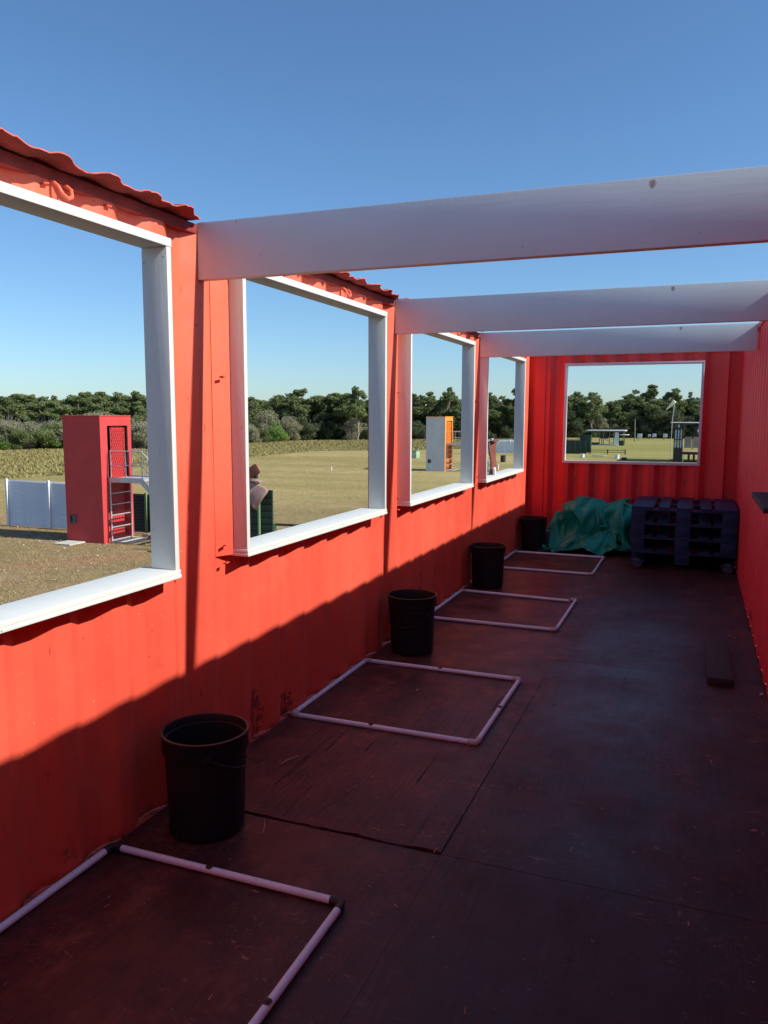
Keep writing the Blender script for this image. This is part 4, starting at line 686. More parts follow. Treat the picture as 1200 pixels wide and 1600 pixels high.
727,44,127,718,57,133,707,67,141,699,68,170,690,101,193,688,152,209,696,164,261,705,200,304,718,256,333,726,305,369,733,318,412,742,337,436,742,346,453,749,356,460,745,366,474,737,357,487,728,376,511,720,359,545,706,380,575,721,408,597,723,437,632,722,466,676,735,499,711,750,529,733,754,554,758,760,569,777,767,593,788,772,607,804,777,598,826,778,619,827,783,636,834,777,650,835,775,675,834,770,664,850,770,679,853,773,698,843,780,710,844,786,727,862,794,744,881,804,761,903,809,759,925,825,769,933,834,764,929,839,763,915,828,781,908,810,799,899,793,822,878,785,839,831,781,861,779,767,881,738,771,903,690,777,933,644,785,953,593,795,969,535,805,987,467,815,999,391,
743,61,146,730,74,160,717,97,174,707,117,192,703,144,213,704,170,243,709,204,276,719,221,315,729,256,354,738,301,383,748,333,409,742,325,437,743,321,459,750,333,467,757,343,477,747,369,514,736,388,549,728,390,583,716,389,619,719,423,650,738,457,681,745,490,723,748,522,762,759,548,793,775,567,798,783,585,801,787,590,811,793,605,814,791,613,829,792,623,827,788,653,824,784,663,844,783,673,860,785,694,854,783,700,871,786,717,875,795,731,870,805,737,876,813,746,894,819,737,908,825,735,933,834,750,947,844,759,948,847,761,945,842,778,940,829,797,920,809,824,901,795,850,861,786,875,810,784,890,758,787,882,706,795,917,663,806,949,616,816,963,556,826,981,483,834,995,398,
756,68,156,740,89,155,728,107,169,721,130,200,718,150,224,719,173,254,724,194,285,733,226,308,742,264,327,751,288,353,759,312,376,754,306,405,748,308,427,758,314,439,758,309,462,745,338,509,740,359,553,734,377,589,732,394,629,728,422,666,735,455,712,752,494,752,771,529,774,783,553,801,792,560,824,801,574,830,808,572,819,810,581,826,806,595,832,804,609,835,796,633,833,792,653,834,794,668,858,796,685,866,800,706,866,801,715,880,803,722,896,810,736,901,819,727,907,830,714,917,829,712,932,841,719,939,848,730,942,856,743,949,854,769,953,842,791,943,827,810,918,815,831,882,800,845,842,795,867,790,803,889,742,813,888,698,824,926,650,836,949,591,846,966,519,854,982,434,
772,67,168,758,81,153,743,110,148,735,135,181,734,158,208,736,161,240,741,172,268,748,200,280,756,223,291,762,225,320,770,261,330,769,268,354,753,272,373,753,277,394,758,277,415,747,294,455,742,311,511,749,357,555,745,387,603,741,426,643,748,444,700,761,469,749,778,505,783,795,534,803,807,545,825,811,548,850,820,555,846,823,562,839,821,584,832,817,597,828,812,617,836,805,638,831,800,662,833,803,671,846,806,682,865,811,697,876,817,715,885,814,704,899,819,689,904,821,676,913,833,679,918,844,692,919,843,714,920,855,727,925,860,752,934,857,777,942,846,794,930,833,809,906,817,810,869,806,829,830,814,866,791,828,887,746,841,891,693,854,918,635,865,939,566,872,958,488,
789,62,183,781,68,164,770,91,150,755,114,158,753,140,169,755,162,194,762,168,222,765,155,237,771,163,246,773,159,266,780,187,271,785,209,290,776,212,318,770,225,348,761,237,368,760,255,394,747,264,427,753,309,492,757,358,550,751,410,596,760,422,660,773,440,716,788,467,759,796,490,799,803,528,813,807,525,837,812,522,852,825,532,846,825,555,839,823,571,820,824,594,821,815,612,822,805,627,821,804,650,815,811,669,827,817,686,844,816,685,860,811,673,881,819,669,888,830,651,890,829,670,885,832,676,894,838,683,900,845,704,903,850,734,909,856,755,920,854,770,930,850,792,915,841,803,890,830,809,854,819,812,818,835,845,786,855,873,743,870,885,682,882,904,613,890,924,541,
803,56,196,800,62,178,793,78,164,780,90,173,776,105,150,776,131,145,783,148,163,792,154,182,786,121,184,792,132,197,792,118,209,799,141,225,791,141,252,794,170,288,773,190,320,774,210,356,766,229,381,758,244,418,758,292,492,762,372,538,771,403,601,781,431,654,797,452,696,807,453,737,810,469,763,814,498,781,808,487,809,813,487,834,817,511,829,821,532,827,825,552,814,823,573,812,810,580,809,812,600,803,821,621,804,828,635,822,827,643,836,813,636,849,811,636,879,821,650,876,822,647,877,818,663,866,827,670,869,839,676,879,844,702,889,847,728,897,846,745,910,846,759,918,847,774,901,842,775,874,825,778,852,838,787,812,862,822,773,882,847,714,897,868,646,906,889,575,
806,78,214,813,62,198,815,69,180,807,83,188,805,92,180,807,89,155,809,107,137,812,131,127,815,124,135,817,139,137,816,141,153,814,117,166,807,114,191,802,119,229,790,137,271,781,164,317,784,200,360,767,209,389,761,234,437,770,306,492,779,349,551,790,371,598,804,392,626,805,385,659,813,388,686,817,432,695,823,448,728,819,444,768,826,464,796,823,495,803,827,515,810,831,530,807,820,535,796,822,553,788,831,566,795,840,586,795,839,586,816,829,583,841,831,591,865,839,612,867,835,628,862,839,641,861,829,640,854,827,658,856,825,682,867,828,700,883,835,711,896,836,723,906,836,738,897,829,751,881,827,744,851,848,757,824,874,782,782,892,808,715,911,838,646,923,863,577,
817,92,227,823,83,208,831,77,196,831,97,188,828,119,186,837,107,176,841,102,164,844,105,143,848,109,121,847,122,127,847,144,123,842,136,138,829,134,161,815,134,190,810,104,238,795,136,290,783,166,344,777,183,387,771,201,423,777,246,465,788,301,511,797,310,548,803,324,560,803,309,581,814,309,598,820,339,610,821,382,637,831,394,689,835,425,734,829,465,757,828,494,770,837,500,782,834,510,774,832,522,764,841,521,773,851,531,774,850,527,794,846,521,822,853,546,838,848,568,831,845,597,826,849,610,840,851,628,844,839,641,844,832,665,845,829,688,854,836,687,873,835,705,876,828,708,864,837,724,865,850,735,852,863,731,808,886,758,761,913,793,695,930,820,615,940,837,540,
829,99,222,829,115,217,840,101,213,848,110,206,851,128,196,856,139,187,868,135,179,872,147,164,878,122,148,875,136,143,869,139,124,862,148,128,844,158,149,824,158,179,814,129,228,801,120,284,782,139,335,780,171,387,784,208,419,789,245,443,802,271,482,806,275,507,816,279,512,821,259,512,828,271,517,830,267,535,831,315,559,834,361,607,838,403,658,837,438,698,836,466,727,840,465,748,843,476,757,842,485,748,852,488,748,860,478,759,865,476,771,870,491,774,873,500,783,879,507,796,873,542,798,870,564,823,865,591,844,859,622,855,852,650,855,848,665,848,846,673,836,850,685,840,852,697,832,860,704,826,875,709,809,894,729,764,917,759,700,942,790,615,954,800,529,965,808,454,
842,128,236,845,136,223,849,137,213,864,125,204,873,112,199,880,114,187,893,133,182,900,149,171,903,146,158,900,161,142,887,161,119,870,163,111,850,180,142,836,162,189,825,130,242,810,135,297,792,158,344,796,170,394,798,206,417,805,230,439,812,257,459,821,253,471,829,250,463,839,250,451,844,238,454,845,225,468,848,249,503,848,292,555,847,341,610,847,385,660,848,416,699,850,436,717,852,459,727,857,449,734,865,443,740,878,442,737,888,453,731,888,467,708,901,459,715,904,474,722,897,500,738,886,531,763,877,569,792,871,604,813,872,631,829,868,651,826,866,656,809,866,666,795,882,673,796,897,687,770,915,704,728,941,738,664,964,763,576,970,756,481,982,756,391,981,756,319,
863,122,230,866,141,224,871,138,211,880,122,209,893,114,200,905,110,185,917,118,173,925,137,167,926,146,152,922,155,131,906,177,113,879,191,106,860,184,155,839,176,213,828,152,270,815,151,328,803,186,366,803,200,395,816,206,413,821,239,418,829,249,426,828,219,424,842,211,408,851,220,390,857,214,387,858,216,404,862,232,444,865,264,504,864,306,565,863,347,619,864,381,658,867,407,683,871,421,700,877,438,703,885,419,708,895,427,691,903,424,666,911,434,632,908,452,605,923,445,613,917,475,628,914,506,669,906,544,715,895,585,749,886,620,768,895,632,783,900,648,785,904,648,755,918,659,715,951,674,677,973,699,597,989,713,492,989,706,385,992,694,292,981,673,226,983,665,177,
887,117,223,888,128,213,894,139,203,900,136,196,910,131,190,926,126,181,939,125,167,945,136,149,943,159,137,937,172,139,917,191,121,888,217,116,858,213,162,831,193,222,809,168,285,811,191,340,815,207,378,814,235,397,827,238,397,838,252,387,847,238,374,847,204,351,858,186,331,865,200,311,871,201,309,872,212,328,870,239,377,871,268,443,878,298,512,878,333,569,882,355,613,883,380,637,885,393,649,892,399,653,895,410,643,902,417,612,912,422,567,928,417,519,930,443,484,940,445,475,943,465,503,947,483,554,944,514,616,936,552,671,927,587,704,926,606,712,931,618,705,952,625,680,973,632,616,989,656,520,988,674,399,992,658,281,993,626,185,996,606,120,990,606,77,977,609,55,
905,109,211,909,119,204,916,138,204,922,145,191,929,150,177,940,152,163,947,155,147,960,162,140,958,186,134,944,197,130,924,212,121,898,240,129,869,220,177,831,212,232,799,196,287,814,212,338,818,243,366,828,235,383,836,227,377,841,221,346,847,210,308,860,190,271,877,167,241,892,140,239,894,156,239,891,187,247,880,226,299,876,271,372,880,301,448,891,322,508,892,348,554,891,364,572,890,382,572,902,379,569,901,393,537,916,398,493,924,421,432,934,435,374,944,444,341,953,449,334,948,471,360,956,487,414,961,510,485,963,534,551,965,555,601,964,576,610,975,585,601,983,600,546,999,623,459,990,633,341,978,631,210,981,604,106,979,564,49,969,530,37,969,516,22,970,525,4,
922,102,207,925,112,197,933,122,191,942,138,181,951,151,168,956,170,162,953,183,158,952,191,156,947,210,152,934,204,149,923,225,137,905,262,139,874,241,177,833,231,220,801,224,267,821,202,312,825,235,335,835,228,344,838,201,339,848,171,310,867,146,280,884,120,241,901,93,214,918,62,214,926,62,221,922,82,227,909,148,246,891,233,291,880,289,367,884,322,434,890,345,470,893,352,488,889,364,473,896,380,447,911,380,394,922,410,331,939,417,270,943,439,226,943,451,203,942,469,209,953,475,238,963,489,292,965,512,358,968,536,422,973,556,464,977,569,477,989,566,462,987,600,397,993,618,299,988,603,193,971,570,98,964,568,28,951,547,3,938,522,6,931,512,19,934,496,12,
937,105,189,940,112,207,947,128,197,955,144,190,958,171,184,962,198,175,950,213,175,941,197,184,933,205,178,922,210,171,920,231,152,910,267,157,884,260,181,853,245,218,815,246,243,816,224,279,831,190,293,838,204,290,848,181,283,861,150,256,879,104,229,897,54,215,918,23,202,934,8,184,946,6,192,955,9,201,943,56,227,921,145,244,899,239,289,888,296,346,884,331,379,882,352,379,886,371,350,897,386,295,913,403,227,928,430,163,940,442,117,956,446,98,950,465,96,947,482,113,954,484,149,953,505,198,965,513,257,970,531,311,973,552,346,980,558,349,983,587,327,990,594,266,976,581,188,975,575,101,961,570,45,948,548,35,928,542,19,918,523,0,913,504,3,914,498,20,
]

n, lo, hi = TARP_N, TARP_LO, TARP_HI
q = np.array(TARP_Q)
P3 = np.array(lo)+q.reshape(-1, 3)/999*(np.array(hi)-np.array(lo))
x, z = P3[:,0].copy(), P3[:,2].copy()
P3[:,0] = np.where(x < .5, .5-(.5-x)*.62, x); P3[:,0] = np.minimum(P3[:,0], 1.295+.0*(x))
z = np.where(z < .14, z*.55, z-.063)
P3[:,2] = np.where(z > .40, .40+.30*np.tanh((z-.40)/.30), z)
sL = np.clip((z-.22)/.42, 0, 1); sL = sL*sL*(3-2*sL)
cxl = np.where(P3[:,0] < .56, .45, np.where(P3[:,0] < .935, .745, 1.11)); ex = np.where(P3[:,0] < .56, .25, .95)
P3[:,0] = cxl+(P3[:,0]-cxl)*(1+ex*sL); P3[:,1] = 9.36+(P3[:,1]-9.36)*(1+.75*sL)-.03*sL; P3[:,0] = np.clip(P3[:,0], .27, 1.296); P3[:,1] = np.minimum(P3[:,1], 9.585)
me = bpy.data.meshes.new('tarpaulin')
fs = [(i*n+j, (i+1)*n+j, (i+1)*n+j+1, i*n+j+1) for i in range(n-1) for j in range(n-1)]
me.from_pydata(P3.tolist(), [], fs); me.materials.append(M['tarp'])
for p in me.polygons: p.use_smooth = True
me.update(); nn = [v.normal.copy() for v in me.vertices]
for v, n_ in zip(me.vertices, nn):
    c = v.co; a_ = noise.noise(Vector((c.x*6+c.z*4, c.y*6, c.z*4-c.x*5))); b_ = noise.noise(Vector((c.x*15-c.z*9, c.y*12, c.z*15+c.x*8)))
    v.co = c+n_*((.5-abs(a_)*2)*.036+(.5-abs(b_)*2)*.016)
    v.co.z = max(v.co.z, .006); v.co.y = min(v.co.y, 9.59); v.co.x = min(v.co.x, 1.298)
o = link(bpy.data.objects.new('tarpaulin', me)); md = o.modifiers.new('s', 'SUBSURF'); md.levels = 1; md.render_levels = 1
md = o.modifiers.new('thickness', 'SOLIDIFY'); md.thickness = .002
tag(o, 'crumpled green tarpaulin heaped against the end wall', 'tarpaulin')
o = MB().box(.245, .56, 9.36, 9.57, .002, .20, .008).obj('concrete_block', M['concrete'], None, 30)
tag(o, 'grey block on the floor under the left edge of the tarpaulin', 'concrete block')

# ------------------------------------------------------------------ pallets
PX0, PX1, PY0, PY1, PH = 1.305, 2.305, 8.43, 9.56, .145
def pallet(z, label, wheels=False):
    t = thing('pallet', label, 'pallet', ((PX0+PX1)/2, (PY0+PY1)/2, z), 'stack of dark blue pallets')
    w, dp = (PX1-PX0)/2, (PY1-PY0)/2
    def P(name, x0, x1, y0, y1, z0, z1, mat='pallet'):
        return MB().box(x0, x1, y0, y1, z0, z1, .003).obj(name, M[mat], t, 30)
    for i, (c, ww) in enumerate(((-w+.0, .21), (-w+.275, .10), (-.07, .15), (.155, .10), (w-.24, .24))):
        c0 = [-w, -w+.262, -.065, .158, w-.205][i]
        P('top_board', c0, c0+[.215,.105,.15,.105,.205][i], -dp, dp, .121, .143)
    for y in (-dp, -.05, dp-.1): P('cross_board', -w+.001, w-.001, y+.002, y+.1, .100, .1205)
    for ix, x in enumerate((-w, -.07, w-.14)):
        for y in (-dp, -.05, dp-.1):
            if wheels and y == -dp and ix != 1: continue
            P('block', x+.003, x+.14, y+.004, y+.098, .0225, .0995)
        P('bottom_board', x+.001, x+.142, -dp+.001, dp-.001, .0, .022)
    return t
Z0 = .062
rotz = [.012, -.01, .008, .0]
PL = ['bottom pallet of the dark blue stack, standing on small castors', 'third dark blue pallet from the top of the stack', 'second dark blue pallet from the top of the stack', 'topmost dark blue pallet of the stack']
for k in range(4):
    t = pallet(Z0+k*PH, PL[k], k == 0)
    t.rotation_euler[2] = rotz[k]; t.location.x += [0,.004,-.004,.004][k]
    if k == 0:
        w, dp = (PX1-PX0)/2, (PY1-PY0)/2
        for x in (-w+.07, w-.07):
            for y in (-dp+.05, dp-.1):
                mb = MB(); mb.lathe([(.0,-.024),(.02,-.024),(.022,-.018),(.048,-.016),(.052,-.01),(.052,.01),(.048,.016),(.022,.018),(.02,.024),(0,.024)], seg=24)
                wo = mb.obj('caster', M['caster'], t, 30); wo.rotation_euler = (math.pi/2, 0, 0); wo.location = (x, y-.03, -.008)
                MB().box(x-.035, x+.035, y-.02, y+.06, -.01, -.001, 0).obj('caster_plate', M['caster'], t)

# ------------------------------------------------------------------ plank, shelf, litter
mb = MB().box(-.072, .072, -.44, .44, 0, .044, .005)
o = mb.obj('plank', M['plank'], None, 30); o.location = (2.088, 5.28, .001); o.rotation_euler = (0,0,math.radians(.6))
tag(o, 'short dark wooden plank lying on the floor by the right wall', 'plank')
t = thing('ribbed_shelf', 'black ribbed rubber shelf fixed to the right wall', 'shelf', (2.2, 4.03, 1.10))
MB().box(.022, .135, 0, .88, 0, .024, .003).obj('bracket', M['rubber'], t, 30)
for k in range(9):
    MB().box(0, .134, .004+k*.098, .068+k*.098, .002, .030, .003).obj('rib', M['rubber'], t, 30)
def litter(name, pts, r, mat, label, cat, flat=.4):
    mb = MB(); mb.tube(pts, r, 5, radii=[r*.4]+[r]*(len(pts)-2)+[r*.5])
    o = mb.obj(name, M[mat], None, 40); tag(o, label, cat); return o
litter('straw', [(.25,2.95,.014),(.265,3.0,.016),(.29,3.06,.015)], .0035, 'straw', 'pale straw on the split sheet beyond the nearest bucket', 'straw')
litter('straw', [(.42,2.52,.004),(.45,2.47,.005),(.47,2.42,.003)], .003, 'straw', 'thin straw poking from the broken sheet edge right of the nearest bucket', 'straw')
def leaf(x, y, z, s, rz, label, mat='leaf_litter'):
    mb = MB(); pts = [(-1,0),(-.5,.28),(0,.36),(.5,.25),(1,0),(.5,-.25),(0,-.34),(-.5,-.25)]
    top = [mb.bm.verts.new((a*s, b_*s, .006+.25*s*abs(b_))) for a, b_ in pts]
    mid = [mb.bm.verts.new((a*s, 0, .004+.1*s*abs(a))) for a in (-.5, 0, .5)]
    T = top
    for f in ((T[0],T[1],mid[0]),(T[1],T[2],mid[1],mid[0]),(T[2],T[3],mid[2],mid[1]),(T[3],T[4],mid[2]),(T[4],T[5],mid[2]),(T[5],T[6],mid[1],mid[2]),(T[6],T[7],mid[0],mid[1]),(T[7],T[0],mid[0])): mb.bm.faces.new(f)
    o = mb.obj('dry_leaf', M[mat]); o.location = (x, y, z); o.rotation_euler = (0,0,rz); tag(o, label, 'leaf')
    md = o.modifiers.new('thickness', 'SOLIDIFY'); md.thickness = .001
leaf(2.167, 3.12, .002, .018, .6, 'tan dry leaf on the floor near the right wall, nearest the viewer')
leaf(2.18, 5.99, .002, .022, 1.2, 'curled dry leaf on the floor beyond the plank')
leaf(2.205, 5.93, .002, .016, 2.2, 'small dry leaf touching the curled leaf beyond the plank')
leaf(2.27, 7.32, .002, .015, .4, 'dry leaf at the foot of the right wall before the pallets')
leaf(.50, 4.09, .008, .020, 1.4, 'pale dry leaf inside the second pipe square', 'straw')
leaf(.30, 6.42, .002, .022, .1, 'pale dry leaf inside the third pipe square', 'straw')
leaf(2.30, 4.75, .004, .022, 1.2, 'whitish scrap at the foot of the right wall beside the plank', 'cloth_white')
# splinters and crumbs on the floor
mb = MB()
for k in range(240):
    x, y = rnd.uniform(.05, 2.28), rnd.uniform(1.2, 9.2)
    if rnd.random() < .45: x, y = rnd.uniform(.3, 1.1), rnd.uniform(2.4, 4.3)
    a = rnd.uniform(0, 6.28) if rnd.random() < .5 else math.pi/2+rnd.uniform(-.3,.3); L = rnd.uniform(.002, .016); w_ = rnd.uniform(.0006, .0018)
    u = Vector((math.cos(a), math.sin(a), 0))*L; v = Vector((-math.sin(a), math.cos(a), 0))*w_; c = Vector((x, y, .0085))
    vs = [mb.bm.verts.new(c+p) for p in (-u-v, u-v, u+v, -u+v)]+[mb.bm.verts.new(c+Vector((0,0,.002)))]
    for i in range(4): mb.bm.faces.new((vs[i], vs[(i+1) % 4], vs[4]))
tag(mb.obj('floor_crumbs', M['straw']), 'tiny splinters and crumbs scattered over the plywood', 'debris', kind='stuff')
# long splinters lifting out of the split sheet
mb = MB(); rs = random.Random(4)
for k in range(13):
    x = rs.uniform(.16, 1.04); y = 2.56+abs(rs.gauss(0, .75)); L = rs.uniform(.08, .42)
    if y+L > 4.6: continue
    w_ = rs.uniform(.0012, .004); h = rs.uniform(.001, .005); dx = L*rs.uniform(-.03,.03)
    z = .0062
    p = [(x, y, z+h), (x+w_, y, z), (x+dx+w_*.4, y+L, z), (x+dx, y+L, z), (x-w_, y, z)]
    vs = [mb.bm.verts.new(q) for q in p]
    mb.bm.faces.new((vs[0], vs[1], vs[2])); mb.bm.faces.new((vs[0], vs[2], vs[3])); mb.bm.faces.new((vs[0], vs[3], vs[4]))
sp_o = mb.obj('wood_splinters', M['floor'], floor); sp_o['kind'] = 'stuff'

# ------------------------------------------------------------------ lower container (out of view)
mb = MB()
for put, a, b in ((lambda t, d, z: (-.09-d, t, z), YN, YE), (lambda t, d, z: (W+.09+d, t, z), YN, YE), (lambda t, d, z: (t, YE+.09+d, z), 0, W), (lambda t, d, z: (t, YN-.09-d, z), 0, W)):
    corr_sheet(mb.bm, prof(a-.09, b+.09, E0), GZ, -.16, put, 3)
o = mb.obj('lower_container', M['red']); tag(o, 'red container underneath carrying the open one', kind='structure')

# ------------------------------------------------------------------ brown leather on the fourth sill
t = thing('leather_flap', 'folded brown leather standing on the sill of the fourth window', 'leather flap', (-.02, 7.80, ZS))
mb = MB(); rows = []
for i in range(15):
    zz = i/14; row = []
    for j in range(13):
        u = j/12; a = -1.3+2.6*u
        rr = .055*(1-.15*zz)+.006*math.sin(zz*9)
        x_ = -.02+rr*math.cos(a)*.8+.01*math.sin(zz*5); y_ = .02+(.20+.05*zz)*u+.012*math.sin(zz*6+u*3)
        row.append(mb.bm.verts.new((x_, y_, zz*.33+.012*math.sin(u*5)*(zz > .9))))
    rows.append(row)
for a, b_ in zip(rows, rows[1:]):
    for j in range(12): mb.bm.faces.new((a[j], a[j+1], b_[j+1], b_[j]))
o = mb.obj('hide', M['leather_dark'], t, 60); md = o.modifiers.new('thickness', 'SOLIDIFY'); md.thickness = .012
mb = MB(); mb.box(-.02, .03, .03, .26, .325, .345, .006, Matrix.Rotation(.05, 4, 'X')); mb.obj('folded_rim', M['leather_dark'], t, 30)
MB().box(.02, .045, .02, .075, .0, .07, .01, Matrix.Rotation(.3, 4, 'X')).obj('rag', M['cloth_white'], t, 40)
MB().box(.0, .02, .0, .035, .345, .365, .006).obj('rag', M['cloth_white'], t, 40)

# ------------------------------------------------------------------ towers
def tower(name, x, y, side, face, label, dyl=1.5):
    t = thing(name, label, 'tower', (x, y, GZ))
    Wd, D, H = 1.52, dyl, 4.13
    def P(n_, *bx, mat=face, bev=0, rot=None):
        return MB().box(*bx, bev, rot).obj(n_, M[mat], t, 30 if bev else None)
    oy0, oy1 = .33, D-.17
    mb = MB()
    mb.box(-Wd, -.42, 0, D, 0, H)                                # rear chamber
    for (z0, z1) in ((2.02, 2.13), (H-.30, H)): mb.box(-.42, 0, oy0, oy1, z0, z1)
    mb.box(-.42, 0, 0, oy0, 0, H); mb.box(-.42, 0, oy1, D, 0, H)
    bmesh.ops.remove_doubles(mb.bm, verts=mb.bm.verts, dist=1e-5)
    walls = mb.obj('wall', M[face], t)
    if side != face:
        # the wall turned to the containers is painted another colour: a render coat 12 mm thick
        MB().box(-Wd, -.004, -.012, -.0005, 0, H-.01).obj('end_wall', M[side], t)
    P('roof_cap', -Wd-.015, .015, -.02, D+.015, H+.001, H+.035, bev=.008)
    # small hatch low in the wall
    fr = P('hatch', -1.36, -1.10, -.03, -.0135, .62, .90, mat='tower_in')
    MB().box(-1.33, -1.245, -.032, -.0305, .64, .88).obj('hatch_gap', M['black_gap'], fr)
    # doors in the recesses
    P('upper_recess', -.415, -.36, oy0+.001, oy1-.001, 2.131, H-.301, mat='black_gap'); P('side_slot', -.36, -.02, oy0+.001, oy0+.03, 2.131, H-.301, mat='black_gap'); P('side_slot', -.36, -.02, oy1-.03, oy1-.001, 2.131, H-.301, mat='black_gap')  # black panels paint in the shade at the back and sides of the recess
    P('upper_door', -.14, -.10, oy0+.30, oy1-.11, 2.14, H-.33, mat=face)
    P('lower_door', -.22, -.18, oy0+.02, oy1-.02, .06, 2.0, mat=face)
    # lattice gate in front of the upper door
    mb = MB(); y0, y1, z0, z1 = oy0+.19, oy1-.13, 2.15, H-.36; st = .105
    for s_ in (-1, 1):
        k = -40
        while k < 40:
            # z = s*(2.0*(y-y0)) + k*st*2
            p = []
            for yy in np.linspace(y0, y1, 30):
                zz = z0+s_*1.9*(yy-y0)+k*st*1.9
                if z0 <= zz <= z1: p.append((-.05+.008*s_, float(yy), float(zz)))
            if len(p) > 2: mb.tube([p[0], p[-1]], .011, 4)
            k += 1
    mb.box(-.06, -.035, y0-.012, y0+.012, z0, z1); mb.box(-.06, -.035, y1-.012, y1+.012, z0, z1); 
    mb.obj('lattice_gate', M[face], t)
    # bars of the lower gate
    mb = MB(); yy0, yy1 = oy0-.0, oy1-.0
    mb.tube([(.05, yy0, .05), (.05, yy0, 2.0)], .025, 8); mb.tube([(.05, yy1, .05), (.05, yy1, 2.0)], .025, 8)
    for z in (.08, .5, .9, 1.25, 1.62, 1.98): mb.tube([(.05, yy0, z), (.05, yy1, z)], .018, 6)
    mb.obj('lower_gate', M['galv'], t)
    for k in range(8):
        yb = yy0+(yy1-yy0)*(k+1)/9; MB().tube([(.03, yb, .06), (.03, yb, 1.98)], .007, 5).obj('gate_bar', M['leather_dark'], t)
    # landing and stairs
    P('landing', .03, 1.38, oy0-.02, oy1+.02, 2.06, 2.12, mat='galv')
    mb = MB()
    for yy in (oy0-.03, oy1+.03):
        mb.box(.02, 1.40, yy-.015, yy+.015, 2.0, 2.16)
        mb.poly([(1.36, yy, 2.16), (3.5, yy, .16), (3.5, yy, 0), (3.38, yy, 0), (1.28, yy, 1.98)])
    r_ = bmesh.ops.extrude_face_region(mb.bm, geom=[f for f in mb.bm.faces if len(f.verts) == 5])
    bmesh.ops.translate(mb.bm, verts=[v for v in r_['geom'] if isinstance(v, bmesh.types.BMVert)], vec=(0, .02, 0))
    mb.obj('stringer', M['galv'], t)
    for k in range(9):
        f = (k+.5)/9; P('tread', 1.42+f*2.0, 1.66+f*2.0, oy0, oy1, 2.02-f*1.92, 2.05-f*1.92, mat='tread_green')
    mb = MB(); R1 = .018
    for yy in (oy0-.03, oy1+.03):
        for xx in (.12, .72, 1.36): mb.tube([(xx, yy, 2.1), (xx, yy, 3.02)], R1, 6)
        mb.tube([(.1, yy, 3.02), (1.36, yy, 3.02), (3.4, yy, 1.1)], R1, 6); mb.tube([(.1, yy, 2.56), (1.36, yy, 2.56), (3.4, yy, .64)], R1, 6)
        for f in (.3, .62, .98): mb.tube([(1.36+2.04*f, yy, 2.08-1.92*f), (1.36+2.04*f, yy, 3.02-1.92*f)], R1, 6)
    mb.obj('handrail', M['galv'], t)
    mb = MB()
    for xx in (.85,):
        for yy in (oy0, oy1): mb.tube([(xx, yy, 0), (xx, yy, 2.05)], .025, 8)
    P('footing', -.05, .75, oy0-.02, oy1+.1, .0, .05, mat='slab')
    if side == face: P('footing', -1.45, -.75, -.75, -.03, 0, .045, mat='slab')
    return t
tower('shooting_tower', -15.93, 20.45, 'tower_red', 'tower_red', 'red tower with a lattice gate and steel stairs seen through the nearest window')
tower('shooting_tower', -15.88, 57.9, 'tower_white', 'orange', 'white tower with an orange front seen through the third window', 2.0)
# ------------------------------------------------------------------ fences outside
def slat_fence(name, x0, x1, y, h, nsl, mat, post, label, posts, gap=0):
    t = thing(name, label, 'fence', (x0, y, GZ))
    sl = MB().box(0, x1-x0, 0, .018, 0, (h-.05)/nsl-.006, .002, Matrix.Rotation(math.radians(-17), 4, 'X')).mesh('slat', M[mat], 30)
    for k in range(nsl):
        o = bpy.data.objects.new('slat', sl); link(o, t); o.location = (0, 0, .04+k*(h-.05)/nsl)
    MB().box(0, x1-x0, .028, .034, .03, h-.02).obj('backing', M[mat], t)
    for px in posts: MB().box(px-.045, px+.045, -.07, -.001, 0, h+.03, .01).obj('post', M[post], t, 30)
    return t
slat_fence('slat_fence', -22.2, -18.2, 22.5, 1.76, 21, 'fence_white', 'fence_white', 'white slatted fence left of the red tower', (0.02, 2.05, 3.95))
slat_fence('slat_fence', -16.75, -13.6, 22.9, 1.42, 12, 'green_dark', 'green_mid', 'dark green slatted fence behind the stairs of the red tower', (.62, 2.2))
slat_fence('panel_fence', -21.4, -14.2, 90, 1.58, 5, 'fence_white', 'roof_metal', 'low white fence far off through the fourth window', (0, 2.0, 3.4, 5.2, 7.1))
# green stand with leather and board in window two
t = thing('shooting_stand', 'dark green stand with brown leather draped over it at the left of the second window', 'stand', (-9.9, 20, GZ))
MB().box(-2.0, .42, .12, .16, 0, 2.02).obj('back_panel', M['green_dark'], t)
for k in range(10): MB().box(-2.0, .425, .085, .118, .05+k*.195, .225+k*.195, .004).obj('slat', M['green_dark'], t, 30)
MB().tube([(.02, .02, 0), (.02, .02, 2.25)], .045, 10).obj('post', M['green_mid'], t, 40)
MB().tube([(.55, .0, 0), (.55, .0, 1.08)], .045, 10).obj('post', M['green_mid'], t, 40)
MB().tube([(.55, 0, 1.05), (2.6, 0.1, 1.05)], .035, 8).obj('rail', M['green_dark'], t, 40)
MB().tube([(.55, 0, .82), (2.6, 0.1, .82)], .03, 8).obj('rail', M['green_dark'], t, 40)
